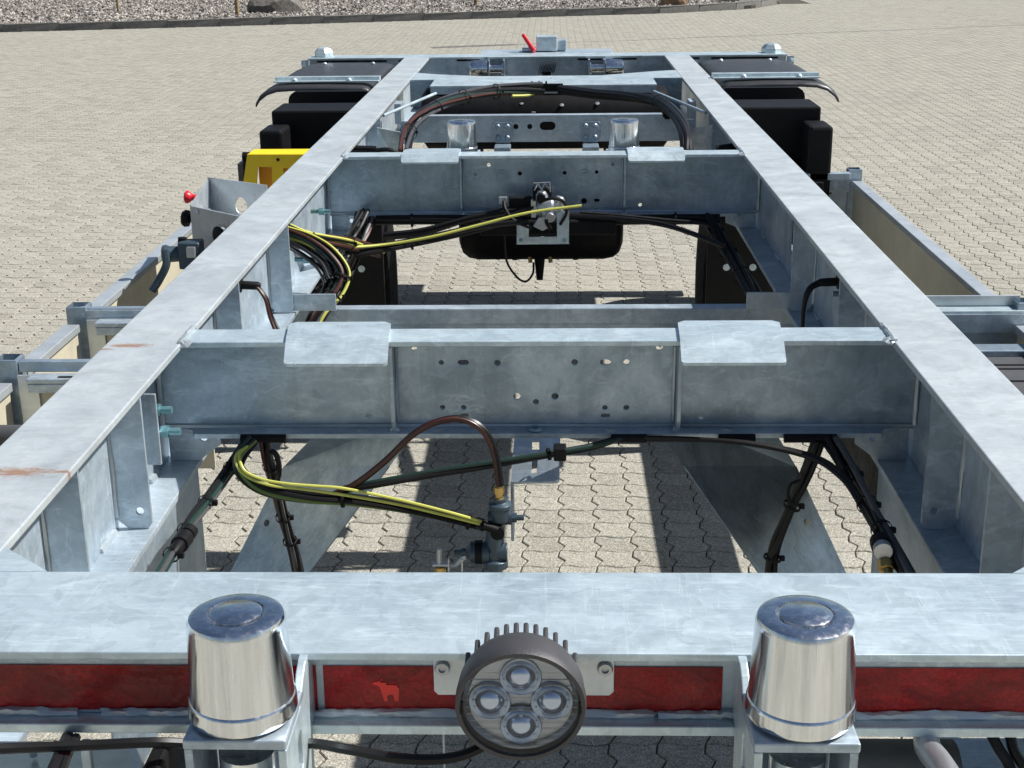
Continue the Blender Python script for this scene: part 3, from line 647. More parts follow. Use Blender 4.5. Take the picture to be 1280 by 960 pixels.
va.lathe([(.0, 0), (.016, 0), (.020, .006), (.020, .016), (.026, .020), (.028, .045), (.026, .06), (.020, .066), (.020, .08), (.0, .08)], c0+Vector((-.048, 0, .004)), (1, 0, .12), 20)
va.lathe([(.0, 0), (.022, 0), (.022, .02), (.014, .03), (.014, .045), (0, .045)], c0+Vector((.002, -.01, -.006)), (.1, -1, -.2), 18)
va.lathe([(.018, 0), (.018, .035), (.012, .045), (0, .045)], c0+Vector((-.018, .0, .01)), (0, 0, 1), 16)
va.lathe([(.017, 0), (.017, .03), (.01, .04), (0, .04)], c0+Vector((.028, 0, .0)), (.2, 0, 1), 12)
va.box(c0.x-.05, c0.x-.035, yv-.04, yv, c0.z-.02, c0.z+.03)
vm = va.build('valve_block', 'castalu', T, .001)
va = MB(); va.prism([A(666, 283, Y=yv-.05), A(673, 272, Y=yv-.05), A(688, 270, Y=yv-.05), A(684, 286, Y=yv-.05), A(678, 289, Y=yv-.05)], (0, .02, 0)); va.build('lever_block', 'castalu', vm, .003)
va = MB().box(c0.x-.045, c0.x+.012, yv-.01, yv+.03, c0.z+.022, c0.z+.065).cyl(c0+Vector((-.02, -.01, .04)), c0+Vector((-.02, -.04, .04)), .013, n=14)
va.build('solenoid', 'black', vm, .004)
va = MB(); 
for a_, b_ in (((668, 238), (672, 229)), ((672, 229), (677, 237)), ((677, 237), (681, 229)), ((681, 229), (687, 237)), ((667, 229), (688, 228)), ((687, 228), (688, 240))):
    va.cyl(A(*a_, Y=yv-.02), A(*b_, Y=yv-.02), .0022, n=6)
va.build('guard_clip', 'castalu', vm)
for p in (A(653, 268, Y=yv-.02), A(709, 268, Y=yv-.02)): MB().cyl(p+Vector((0, 0, -.011)), p+Vector((0, 0, .011)), .007, n=10).build('brass_fitting', 'brass', vm)
vt = MB()
vt.tube([A(675, 252, Y=yv-.05), A(690, 248, Y=yv-.06), A(704, 252, Y=yv-.05), A(708, 266, Y=yv-.05), A(700, 281, Y=yv-.05)], .005, 8)
vt.tube([A(630, 252, Y=yv-.02), A(632, 262, Y=yv-.04), A(642, 275, Y=yv-.05), A(665, 285, Y=yv-.05)], .006, 8)
vt.tube([A(690, 268, Y=yv-.06), A(683, 276, Y=yv-.07), A(688, 286, Y=yv-.06)], .006, 8)
vt.build('air_hose', 'cable', vm)
MB().box(A(624, 262, Y=yv).x, A(634, 262, Y=yv).x, yv-.01, yv+.01, A(630, 254, Y=yv).z, A(630, 246, Y=yv).z).build('hose_clip', 'castalu', vm, .001)
for x0, x1 in ((462, 502), (508, 548), (800, 852), (862, 885)):
    MB().box(A(x0, 272, Y=4.22).x, A(x1, 272, Y=4.22).x, 4.205, 4.245, -.208, -.1895).build('cable_sleeve', 'black', cb2, .003)

# ---- draw cables: bundles of strands, each bundle one part with its coloured cables and ties below it
def strands(pts, n, r, spread, seed, frame=(0, -1, 0)):
    rr = random.Random(seed); out = []
    for k in range(n):
        a = 2*math.pi*k/max(1, n)+rr.random(); q = spread*math.sqrt(rr.uniform(.25, 1)) if n > 1 else 0
        ln = []
        for i, p in enumerate(pts):
            t = (pts[min(i+1, len(pts)-1)]-pts[max(i-1, 0)]).normalized(); u_ = t.cross(Vector(frame)).normalized(); w_ = t.cross(u_)
            a2 = a+.35*i+rr.uniform(-.25, .25)
            ln.append(p+(u_*math.cos(a2)+w_*math.sin(a2))*q)
        out.append(ln)
    return out
def harness(name, way, n, r, spread, mats, seed, ties=(), par=T, tie_r=None):
    pts = [A(x, y, Y=Y_) for x, y, Y_ in way]; st = strands(pts, n, r, spread, seed)
    main = mats[0]; b_ = MB()
    for k, ln in enumerate(st):
        if mats[k % len(mats)] == main: b_.tube(ln, r, 7, 6)
    o = b_.build(name, main, par)
    nm = {'ycable': 'yellow_cable', 'bcable': 'brown_cable', 'gcable': 'green_cable', 'gycable': 'grey_cable', 'ogreen': 'green_cable', 'cable': 'black_cable'}
    for k, ln in enumerate(st):
        m_ = mats[k % len(mats)]
        if m_ != main: MB().tube(ln, r*(.72 if m_ == 'ycable' else .95), 7, 6).build(nm[m_], m_, o)
    for t in ties:
        i = int(t); fr = t-i; p = pts[i].lerp(pts[min(i+1, len(pts)-1)], fr); d = (pts[min(i+1, len(pts)-1)]-pts[i]).normalized()
        q = (tie_r or spread+r*1.15)
        MB().lathe([(q, -.003), (q*1.06, -.0025), (q*1.06, .0025), (q, .003)], p, d, 14, True, False).box(p.x+q*.8, p.x+q*.8+.009, p.y-.004, p.y+.004, p.z-.005, p.z+.003).build('cable_tie', 'black', o)
    return o
# near cross beam
for x0, x1 in ((301, 357), (764, 808), (898, 944), (980, 1046)):
    cl = MB().cyl(A(x0, 548, Y=2.262), A(x1, 548, Y=2.262), .0075, n=12).build('cable_sleeve', 'rubber', cb1)
harness('cable_harness', [(312, 548, 2.262), (288, 585, 2.22), (262, 622, 2.12), (238, 652, 2.02), (216, 690, 1.92), (198, 722, 1.84)], 5, .0042, .0075, ['cable', 'gcable', 'gycable', 'gcable', 'cable'], 1, (1, 2.2, 3.3, 4.1))
cn = MB(); p0 = A(238, 662, Y=1.99); p1 = A(207, 705, Y=1.87); d = (p1-p0)
cn.lathe([(.0, 0), (.010, 0), (.013, .004), (.013, .020), (.010, .021), (.010, .026), (.014, .027), (.014, .055), (.010, .056), (.009, .075), (.005, .085)], p0, d, 14); cn.build('plug_connector', 'black', T)
harness('cable_harness', [(331, 548, 2.27), (336, 575, 2.28), (345, 610, 2.34), (356, 655, 2.40), (367, 690, 2.43), (374, 722, 2.45)], 5, .0042, .0085, ['cable', 'cable', 'gycable', 'cable', 'bcable'], 2, (1.2, 2.8, 3.6))
lp = MB().tube([A(334, 562, Y=2.27), A(345, 568, Y=2.27), A(349, 590, Y=2.28), A(342, 612, Y=2.32)], .005, 8).build('cable_loop', 'cable', T)
harness('cable_harness', [(316, 550, 2.25), (300, 572, 2.22), (303, 592, 2.20), (330, 612, 2.18), (385, 622, 2.17), (440, 625, 2.17), (500, 633, 2.17), (560, 645, 2.17), (604, 656, 2.17)], 6, .0042, .0085, ['cable', 'cable', 'cable', 'ogreen', 'cable', 'gcable'], 3, (4.8, 7.6))
for q_ in ([(312, 556, 2.24), (300, 566, 2.2), (301, 580, 2.17), (309, 591, 2.16), (331, 600, 2.155), (361, 605, 2.15), (400, 608, 2.15), (432, 611, 2.15), (500, 625, 2.15), (560, 640, 2.15), (602, 652, 2.155)],
           [(310, 558, 2.24), (296, 568, 2.2), (297, 583, 2.17), (311, 597, 2.16), (340, 607, 2.15), (376, 611, 2.15), (432, 619, 2.15), (500, 631, 2.15), (560, 645, 2.15), (600, 655, 2.155)]):
    MB().tube([A(x, y, Y=w_) for x, y, w_ in q_], .0027, 8, 6).build('yellow_cable', 'ycable', T)
harness('cable_harness', [(430, 612, 2.18), (480, 603, 2.18), (540, 592, 2.19), (610, 581, 2.20), (690, 567, 2.22), (740, 558, 2.24), (775, 548, 2.262)], 3, .0045, .0048, ['cable', 'gcable', 'cable'], 4, (3.95,))
MB().box(A(692, 570, Y=2.19).x, A(708, 570, Y=2.19).x, 2.185, 2.215, A(700, 576, Y=2.19).z, A(700, 560, Y=2.19).z).build('cable_clip', 'black', T, .003)
harness('air_hose', [(418, 618, 2.18), (445, 605, 2.17), (480, 578, 2.16), (515, 545, 2.155), (545, 528, 2.15), (577, 524, 2.15), (603, 537, 2.15), (618, 565, 2.15), (625, 607, 2.15)], 2, .0055, .0018, ['cable', 'bcable'], 5, ())
harness('cable_harness', [(806, 548, 2.26), (870, 549, 2.25), (930, 553, 2.24), (985, 563, 2.23), (1022, 574, 2.21), (1044, 588, 2.18), (1062, 606, 2.15), (1080, 636, 2.10), (1096, 664, 2.03)], 2, .0045, .003, ['cable'], 6)
harness('cable_harness', [(1022, 551, 2.26), (1008, 590, 2.26), (990, 632, 2.27), (972, 672, 2.28), (965, 700, 2.28), (963, 722, 2.28)], 4, .0052, .0095, ['cable'], 7, (2.0, 3.9), )
MB().tube([A(1000, 600, Y=2.24), A(988, 606, Y=2.24), A(985, 620, Y=2.24), A(990, 632, Y=2.25)], .0035, 6).build('cable_loop', 'cable', T)
harness('cable_harness', [(1036, 548, 2.262), (1056, 580, 2.22), (1078, 620, 2.14), (1098, 655, 2.05), (1118, 690, 1.97), (1136, 722, 1.90)], 6, .0052, .0105, ['cable'], 8, (1.3, 2.3, 3.2))
MB().tube([A(1045, 548, Y=2.25), A(1062, 575, Y=2.2), A(1088, 625, Y=2.10), A(1112, 670, Y=2.0), A(1140, 722, Y=1.88)], .0058, 8).build('air_hose', 'greyp', T)
cq = MB().lathe([(.0, 0), (.016, 0), (.016, .02), (0, .02)], A(1100, 676, Y=1.98), A(1112, 716, Y=1.88)-A(1100, 676, Y=1.98), 14).build('hose_coupling', 'black', T)
MB().lathe([(.014, .021), (.014, .036), (0, .036)], A(1100, 676, Y=1.98), A(1112, 716, Y=1.88)-A(1100, 676, Y=1.98), 14).build('steel_collar', 'castalu', cq)
MB().lathe([(.010, .0365), (.010, .042), (.012, .042), (.012, .052), (.009, .053), (.009, .075)], A(1100, 676, Y=1.98), A(1109, 716, Y=1.93)-A(1100, 676, Y=1.98), 8, False).build('brass_fitting', 'brass', cq)
# second cross beam, left: out of the rail web and across to the valve
harness('cable_harness', [(352, 283, 3.56), (385, 296, 3.7), (430, 303, 3.85), (450, 308, 4.0), (475, 314, 4.15)], 7, .0055, .016, ['cable', 'bcable', 'cable', 'ycable', 'bcable', 'cable', 'ogreen'], 11, (2.2,))
harness('cable_harness', [(352, 290, 3.52), (385, 300, 3.5), (412, 318, 3.48), (428, 342, 3.46), (420, 365, 3.43), (402, 388, 3.40), (390, 412, 3.38)], 9, .0055, .018, ['cable', 'gycable', 'cable', 'ycable', 'cable', 'bcable', 'gcable', 'ycable', 'gycable'], 12, (3.2, 4.2))
harness('cable_harness', [(352, 300, 3.50), (375, 312, 3.48), (400, 330, 3.46), (412, 350, 3.44)], 4, .004, .014, ['cable', 'gycable'], 13)
harness('cable_harness', [(430, 312, 3.95), (480, 308, 4.02), (540, 297, 4.05), (600, 283, 4.07), (660, 275, 4.09)], 2, .009, .010, ['cable'], 14)
harness('cable_harness', [(480, 296, 4.12), (530, 290, 4.12), (590, 273, 4.13), (640, 262, 4.14), (668, 258, 4.14)], 2, .010, .010, ['cable'], 15)
MB().tube([A(425, 310, Y=3.9), A(480, 306, Y=3.99), A(540, 296, Y=4.0), A(600, 281, Y=4.02), A(660, 266, Y=4.04), A(727, 257, Y=4.06)], .0042, 8).build('yellow_cable', 'ycable', T)
MB().tube([A(700, 268, Y=4.14), A(760, 272, Y=4.15), A(820, 279, Y=4.12), A(860, 290, Y=4.05), A(905, 308, Y=3.95)], .008, 8).build('air_hose', 'cable', T)
harness('cable_harness', [(885, 272, 4.2), (900, 298, 4.1), (918, 328, 3.95), (938, 362, 3.75), (955, 392, 3.6), (965, 412, 3.5)], 7, .0065, .019, ['cable', 'cable', 'greyp'][0:2], 16, (1.5, 2.5, 3.5))
harness('cable_harness', [(455, 268, 4.2), (448, 290, 4.15), (440, 310, 4.1), (430, 335, 4.0), (415, 360, 3.9), (402, 372, 3.8)], 10, .006, .032, ['cable', 'gycable', 'cable', 'cable', 'bcable', 'gycable', 'cable', 'cable', 'gycable', 'cable'], 17, (2,))
# plugs on the rail webs
for (pts, seed) in (([(302, 356, 2.77), (318, 357, 2.77), (332, 372, 2.76), (338, 395, 2.76), (347, 416, 2.75)], 20), ([(1046, 352, 2.86), (1028, 353, 2.86), (1012, 362, 2.86), (1005, 385, 2.86), (1003, 412, 2.86)], 21)):
    h = harness('cable', pts, 2, .004, .0045, ['cable', 'bcable'] if seed == 20 else ['cable'], seed)
    p = A(pts[0][0]-4 if seed == 20 else pts[0][0]+4, pts[0][1], Y=pts[0][2]); q = A(pts[1][0], pts[1][1], Y=pts[1][2])
    MB().lathe([(.016, 0), (.016, .006), (.009, .008), (.0085, .04), (.006, .045)], p, q-p, 16).build('grommet', 'black', h)
# far arch of cables
harness('cable_harness', [(506, 192, 4.9), (511, 165, 5.1), (528, 143, 5.3), (565, 125, 5.6), (612, 115, 5.8), (650, 112, 5.9), (678, 111, 5.95)], 7, .0075, .022, ['cable', 'gycable', 'cable', 'gcable', 'bcable', 'gycable', 'cable'], 22, (1, 2.4, 3.3, 4.2))
MB().tube([A(640, 120, Y=5.85), A(660, 119, Y=5.9), A(677, 114, Y=5.95)], .006, 8).build('yellow_cable', 'ycable', T)
harness('cable_harness', [(700, 112, 5.95), (740, 117, 5.85), (790, 121, 5.7), (825, 128, 5.5), (848, 148, 5.2), (857, 170, 5.0), (859, 192, 4.9)], 5, .011, .017, ['cable'], 23, (3.0,))
MB().tube([A(470, 188, Y=4.6), A(485, 187, Y=4.6), A(497, 191, Y=4.6)], .008, 6).cyl(A(438, 186, Y=4.6), A(470, 187, Y=4.6), .012, n=10).build('plug_connector', 'black', T)
MB().cyl(A(895, 187, Y=4.6), A(925, 183, Y=4.6), .014, n=10).build('plug_connector', 'black', T)
harness('lamp_cable', [(-60, 940, 1.12), (0, 936, 1.14), (100, 932, 1.16), (190, 928, 1.17), (260, 930, 1.19), (380, 929, 1.19), (430, 936, 1.16), (500, 948, 1.14), (560, 948, 1.14), (600, 935, 1.15), (625, 915, 1.17)], 1, .0052, 0, ['cable'], 24)
MB().box(A(555, 930, Y=1.23).x-.0008, A(555, 930, Y=1.23).x+.0008, 1.225, 1.232, -.17, -.092).build('wire', 'galv_dull_shaded', T)

# ---- relay valve hanging in front of the near cross beam
h_ = [A(643, 552, Z=-.176), A(700, 552, Z=-.176), A(638, 605, Z=-.238)]; hn = (h_[1]-h_[0]).cross(h_[2]-h_[0]).normalized()
oh = lambda *l: [on_plane(x, y, h_[0], hn) for x, y in l]
hb = MB().prism(oh((643, 550), (700, 550), (699, 602), (697, 604), (638, 605)), (0, 0, .0035), [oh((665, 553), (674, 553), (674, 564), (665, 564)), oh((665, 575), (672, 575), (671, 594), (664, 594))]).build('valve_hanger', 'galv', T, .0006)
x_ = A(638, 605, Z=-.238)
MB().box(x_.x, x_.x+.005, x_.y, x_.y+.05, -.345, -.2385).build('side_plate', 'galv', hb, .001)
yv = 2.165
def Av(x, y, dy=0): return A(x, y, Y=yv+dy)
rv = MB(); px = 1/680.
rv.lathe([(.0, 0), (.017, 0), (.018, .004), (.018, .022), (.020, .024), (.020, .030), (.012, .034), (.012, .04)], Av(625, 650), (0, 0, 1), 24)
rv.cyl(Av(610, 647), Av(640, 647), .012, n=20).cyl(Av(640, 647), Av(646, 647), .009, n=6, smooth=False).cyl(Av(646, 647), Av(655, 647), .005, n=10)
rv.lathe([(.014, 0), (.016, .02), (.016, .06), (.022, .065), (.022, .078)], Av(618, 655), (0, 0, -1), 22)
rv.lathe([(.0, 0), (.016, 0), (.016, .03), (.0, .03)], Av(612, 690), (1, 0, 0), 20)
rv.lathe([(.019, 0), (.019, .032), (.010, .04), (0, .04)], Av(612, 690), (-1, 0, 0), 20)
vo = rv.build('relay_valve', 'bluegrey', T, .001)
MB().lathe([(.0085, 0), (.0085, .008), (.0065, .009), (.0065, .016), (.0090, .017), (.0090, .028), (.006, .029)], Av(624, 628), (0, 0, 1), 8, False).build('brass_fitting', 'brass', vo)
MB().lathe([(.008, 0), (.009, .004), (.009, .012), (.006, .016)], Av(598, 655), A(615, 662, Y=yv-.02)-Av(598, 655), 14).cyl(Av(604, 657, -.02), Av(622, 663, -.02), .007, n=12).lathe([(.0, 0), (.012, 0), (.012, .01), (0, .012)], Av(622, 664, -.012), (0, -1, 0), 18).build('elbow_fitting', 'black', vo)
MB().lathe([(.0205, 0), (.0205, .012)], Av(603, 690), (-1, 0, 0), 20).build('rubber_ring', 'black', vo)
MB().cyl(Av(595, 690), Av(577, 690), .007, n=12).cyl(Av(577, 690), Av(568, 690), .005, n=6, smooth=False).build('spindle', 'bluegrey', vo)
tapo = MB().cyl(Av(549, 718), Av(549, 686), .0045, n=10).build('drain_tap', 'castalu', T)
MB().cyl(Av(541, 706), Av(560, 706), .005, n=10).build('tap_pin', 'castalu', tapo)

for xx in (541, 560): MB().box(Av(xx, 0).x-.001, Av(xx, 0).x+.001, yv-.006, yv+.006, Av(0, 712).z, Av(0, 697).z).build('tap_wing', 'castalu', tapo)
MB().tube([Av(560, 706), Av(568, 707), Av(576, 701), Av(583, 694)], .0042, 8).build('tap_lever', 'castalu', tapo)
MB().cyl(Av(550, 722), Av(550, 708), .010, n=14).build('tap_socket', 'brass', tapo)

# ---- side boxes: sheet walls, partitions and posts
def wall(x, y0, y1, z0, z1, mat_in):
    a = MB().box(x-.012, x+.012, y0, y1, z0, z1).build('side_wall', 'beige', T)
    MB().box(x-.020, x+.020, y0, y1, z1+.0005, z1+.020).build('cap_strip', 'alu', a, .002)
    MB().box(x-.016, x+.016, y0, y1, z0-.02, z0-.0005).build('foot_strip', 'alu', a, .001)
    return a
def post(x, y, z0, z1):
    p = MB().prism([(x-.026, y-.026, z0), (x+.026, y-.026, z0), (x+.026, y+.026, z0), (x-.026, y+.026, z0)], (0, 0, z1-z0), [[(x-.021, y-.021, z0), (x+.021, y-.021, z0), (x+.021, y+.021, z0), (x-.021, y+.021, z0)]]).build('corner_post', 'galv_dull_shaded', T, .002)
    return p
# left: low outer wall with two partitions
wl = wall(-1.19, 3.03, 3.40, -.52, -.31, 'beige'); wall(-1.19, 3.50, 4.70, -.52, -.31, 'beige'); wall(-1.19, 2.2, 2.93, -.52, -.31, 'beige')
for (yy, pz) in ((3.45, -.255), (2.965, -.245)):
    post(-1.188, yy+.01, -.55, pz)
    q0, q1 = -1.160, -.735
    pn = MB().box(q0, q1, yy-.022, yy-.016, -.50, pz-.035).build('partition', 'beige', T)
    MB().box(-1.161, q1, yy-.012, yy+.012, pz-.028, pz-.004).build('top_bar', 'galv_dull_shaded', pn, .002)
    MB().box(-1.13, q1, yy-.060, yy-.014, pz-.040, pz-.029).box(-1.128, q1, yy-.058, yy-.053, pz-.062, pz-.0405).build('ledge', 'galv', pn, .003)
    MB().box(q0, q0+.045, yy-.028, yy-.023, -.50, pz-.03).build('frame_strip', 'alu', pn, .001)
    MB().lathe([(.0, 0), (.018, 0), (.020, .008), (.016, .02), (.009, .024), (0, .025)], (q0+.115, yy-.023, pz-.19), (0, -1, 0), 16).build('knob', 'black', pn)
    MB().lathe([(.005, 0), (.005, .003), (0, .004)], (q0+.085, yy-.023, pz-.115), (0, -1, 0), 10).build('rivet', 'galv_dull_shaded', pn)
    if yy < 3: MB().prism(slot(q0+.12, yy-.045, pz-.0288, .005, .018, 'xy'), (0, 0, .001)).build('slot', 'black', pn)
MB().cyl(A(-60, 545, Y=2.55), A(60, 545, Y=2.55), .022, n=24).build('side_tube', 'greyp', T)
# right: high outer wall, far partition, near cross channel
wall(1.195, 3.50, 5.38, -.54, -.315, 'beige'); wall(1.195, 2.3, 3.38, -.54, -.315, 'beige')
post(1.19, 5.42, -.56, -.255); post(1.21, 3.43, -.45, -.245)
fp = MB().box(.735, 1.165, 5.40, 5.412, -.56, -.27).build('partition', 'galv', T)
MB().box(.735, 1.165, 5.36, 5.40, -.288, -.262).build('top_bar', 'galv', fp, .003)
MB().box(.735, 1.165, 5.385, 5.397, -.34, -.2885).build('top_bar_web', 'galv', fp, .001)
MB().lathe([(.010, 0), (.010, .004), (.006, .009), (0, .009)], (1.10, 5.3995, -.40), (0, -1, 0), 12).build('bolt', 'galv_bright_lit', fp)
MB().lathe([(.005, 0), (.005, .003), (0, .004)], (1.10, 5.3995, -.345), (0, -1, 0), 10).build('rivet', 'black', fp)
rc = MB().box(.735, 1.32, 3.39, 3.434, -.268, -.2615).build('side_channel', 'galv_bright_lit', T)
MB().box(.735, 1.32, 3.385, 3.391, -.315, -.2685).build('channel_web', 'galv', rc)
MB().box(.735, 1.32, 3.40, 3.406, -.37, -.3155).build('lower_web', 'galv_dull_shaded', rc)
MB().box(.90, 1.20, 3.44, 3.447, -.262, -.235).build('strip', 'alu', rc, .001)
bx = MB().box(.735, 1.09, 5.55, 5.70, -.27, -.235).build('side_bar', 'alu', T, .003)
MB().prism(slot(1.0, 5.62, -.2345, .012, .04, 'xy'), (0, 0, .001)).build('slot', 'black', bx)
MB().box(.90, 1.10, 5.44, 5.52, -.30, -.245).build('tube_end', 'black', T, .006)
# dark ribbed plastic box lid on the right
ld = MB().box(.75, 1.170, 2.60, 3.24, -.40, -.33).build('storage_box', 'greyp', T, .01)
MB().box(.74, 1.31, 3.241, 3.30, -.40, -.318).build('box_rim', 'galv_dull_shaded', ld, .003)
for (xa, xb, yy) in ((1.03, 1.16, 3.165), (1.05, 1.16, 3.135), (1.06, 1.16, 3.045), (1.04, 1.16, 2.94), (1.0, 1.16, 2.88)):
    MB().prism(slot((xa+xb)/2, yy, -.3298, .004, (xb-xa)/2, 'xy'), (0, 0, .0015)).build('groove', 'black', ld)

# ---- aluminium control box with knobs and the lowering lever, left side
bz0, bz1 = -.19, -.062
c1 = (-1.005, 4.17); c2 = (-.962, 3.78); c3 = (-.76, 3.60); c4 = (-.80, 4.03)
cb = MB(); th = .004
def vpanel(a, b_, z0, z1, holes=()):
    a = Vector((*a, 0)); b_ = Vector((*b_, 0)); d = (b_-a).normalized(); n_ = Vector((-d.y, d.x, 0))
    pl = [(a.x, a.y, z0), (b_.x, b_.y, z0), (b_.x, b_.y, z1), (a.x, a.y, z1)]
    L = (b_-a).length
    hs = [[tuple(a+d*(s_*L+r_*math.cos(t))+Vector((0, 0, z_+r_*math.sin(t)))) for t in [2*math.pi*k/20 for k in range(20)]] for s_, z_, r_ in holes]
    return pl, n_*th, hs
cbx = MB().prism(*vpanel(c2, c3, bz0, bz1, [(.52, -.125, .026)])).build('control_box', 'alu', T, .0008)
MB().prism(*vpanel(c1, c4, bz0, bz1+.01, [(.55, -.125, .026)])).build('back_panel', 'alu', cbx)
MB().prism(*vpanel(c1, c2, bz0, bz1+.003)).build('side_panel', 'alu', cbx)
MB().prism([(c1[0]+.005, c1[1]-.005, bz0), (c2[0]+.006, c2[1]+.006, bz0), (c3[0], c3[1]+.01, bz0), (c4[0], c4[1]-.01, bz0)], (0, 0, -.003)).build('floor_panel', 'alu', cbx)
pm = Vector(((c2[0]+c3[0])/2, (c2[1]+c3[1])/2, -.125)); dn = Vector((-(c2[1]-c3[1]), (c2[0]-c3[0]), 0)).normalized()
MB().lathe([(.0, 0), (.024, 0), (.026, .006), (.018, .010), (.0, .011)], pm+dn*.004 if dn.y < 0 else pm-dn*.004, dn if dn.y < 0 else -dn, 24).build('rubber_bung', 'black', cbx)
for s_, z_ in ((.12, -.075), (.10, -.172)):
    p = Vector((c2[0]+(c3[0]-c2[0])*s_, c2[1]+(c3[1]-c2[1])*s_, z_)); MB().lathe([(.007, 0), (.007, .003), (0, .005)], p, dn if dn.y < 0 else -dn, 10).build('rivet', 'galv_bright_lit', cbx)
sx_ = lambda t, z_: Vector((c2[0]+(c1[0]-c2[0])*t, c2[1]+(c1[1]-c2[1])*t, z_))
MB().lathe([(.009, 0), (.009, .010), (.013, .014), (.018, .022), (.018, .027), (.013, .031), (0, .032)], sx_(.30, -.062), (-1, 0, .1), 20).build('red_knob', 'redknob', cbx)
MB().lathe([(.010, 0), (.010, .008), (.022, .010), (.024, .022), (.018, .030), (0, .031)], sx_(.08, -.105), (-1, 0, .1), 20).build('black_knob', 'black', cbx)
MB().cyl((-.985, 3.98, -.11), (-.90, 3.88, -.125), .013, n=12).cyl((-.90, 3.88, -.125), (-.86, 3.85, -.13), .009, n=10).build('valve_stem', 'castalu', cbx)
MB().box(-1.0, -.985, 3.97, 4.02, -.16, -.07).build('inner_bracket', 'alu', cbx, .001)
lv = MB()
lv.lathe([(.0, 0), (.024, .0), (.026, .01), (.022, .02), (.020, .06), (.0, .061)], A(203, 318, Y=3.68), (1, .1, 0), 18)
lv.box(*sorted((A(225, 320, Y=3.68).x, A(252, 320, Y=3.68).x)), 3.66, 3.72, A(235, 335, Y=3.68).z, A(235, 302, Y=3.68).z)
vl = lv.build('lowering_valve', 'bluegrey', T, .004)
MB().tube([A(206, 312, Y=3.66), A(208, 330, Y=3.655), A(200, 348, Y=3.65), A(190, 364, Y=3.64)], .011, 8).build('lever', 'bluegrey', vl)
MB().box(*sorted((A(233, 312, Y=3.65).x, A(244, 312, Y=3.65).x)), 3.645, 3.66, A(238, 322, Y=3.65).z, A(238, 309, Y=3.65).z).build('valve_cap', 'castalu', vl, .002)
MB().cyl(A(228, 297, Y=3.7), A(228, 312, Y=3.7), .012, n=12).build('valve_neck', 'black', vl)

# ---- yellow wheel chock in its holder
def chock():
    y0 = 4.98
    fx = lambda px, py: A(px, py, Y=y0)
    out = [fx(309, 193), fx(380, 193), fx(388, 250), fx(300, 250)]
    h1_ = [fx(322, 209), fx(340, 209), fx(340, 262), fx(320, 262)]
    o = MB().prism([fx(309, 193), fx(384, 193), fx(384, 215), fx(354, 209.5), fx(354, 209), fx(354, 245), fx(340, 240), fx(340, 209), fx(322, 208.5), fx(320, 240), fx(303, 236)], (0, .012, 0)).build('wheel_chock', 'yellow', T, .001)
    MB().box(fx(318, 210).x, fx(380, 210).x, y0+.07, y0+.075, fx(0, 262).z, fx(0, 198).z).build('recess_face', 'orange', o)
    MB().box(fx(309, 193).x, fx(384, 193).x, y0+.012, y0+.12, fx(309, 197).z, fx(309, 193).z).build('top_face', 'yellow', o, .002)
    MB().cyl(fx(300, 199)+Vector((-.0, .05, 0)), fx(310, 199)+Vector((0, .05, 0)), .018, n=14).build('grip', 'black', o)
    MB().lathe([(.006, 0), (.006, .002), (0, .002)], fx(347.5, 199.5)-Vector((0, .001, 0)), (0, -1, 0), 10).build('rivet', 'black', o)
    MB().box(fx(297, 230).x, fx(303.5, 230).x, y0+.02, y0+.12, fx(0, 235).z, fx(0, 208).z).build('holder', 'greyp', o)
    return o
chock()

# ---- what hangs below the near end beam: light housings and pipes at the bottom edge
hs = MB().prism([A(-60, 925, Z=-.16), A(172, 925, Z=-.16), A(180, 945, Z=-.16), A(182, 1010, Z=-.16), A(-60, 1010, Z=-.16)], (0, 0, -.08)).build('rear_light_housing', 'alu', T, .012)
MB().box(A(100, 940, Y=1.2).x, A(112, 940, Y=1.2).x, 1.20, 1.21, -.16, -.095).build('hanger_bolt', 'galv', hs, .002)
MB().tube([A(85, 922, Y=1.21), A(75, 945, Y=1.16), A(60, 980, Y=1.1)], .007, 8).tube([A(95, 922, Y=1.21), A(84, 945, Y=1.16), A(72, 980, Y=1.1)], .005, 8).build('cable', 'cable', hs)
MB().lathe([(0, 0), (.004, 0), (.004, .012)], A(42, 945, Z=-.155), (0, 0, 1), 8).build('screw', 'galv', hs)
MB().box(A(190, 950, Y=1.2).x, A(212, 950, Y=1.2).x, 1.16, 1.22, -.20, -.10).build('bracket_block', 'black', T, .004)
MB().lathe([(.0, 0), (.02, .004), (.024, .02), (.024, .09), (0, .09)], A(205, 955, Z=-.2), (1, 0, 0), 20).build('grey_cylinder', 'greyp', T)
MB().prism([A(1150, 921, Z=-.18), A(1330, 921, Z=-.18), A(1330, 1010, Z=-.18), A(1210, 1010, Z=-.18), A(1185, 950, Z=-.18)], (0, 0, -.02)).build('light_panel', 'galv_dull_shaded', T, .003)
MB().tube([A(1157, 915, Y=1.24), A(1160, 935, Y=1.21), A(1175, 955, Y=1.18), A(1195, 985, Y=1.14)], .013, 14).build('bent_pipe', 'castalu', T)
MB().lathe([(.0, 0), (.03, .003), (.036, .02), (.036, .12), (0, .12)], A(1045, 968, Z=-.16), (1, 0, 0), 24).build('black_cylinder', 'greyp', T)
MB().tube([A(1238, 916, Y=1.24), A(1248, 935, Y=1.23), A(1262, 958, Y=1.22), A(1270, 990, Y=1.2)], .0055, 10).build('cable', 'cable', T)
MB().tube([A(1262, 916, Y=1.24), A(1268, 940, Y=1.23), A(1285, 965, Y=1.22)], .0055, 10).build('cable', 'cable', T)
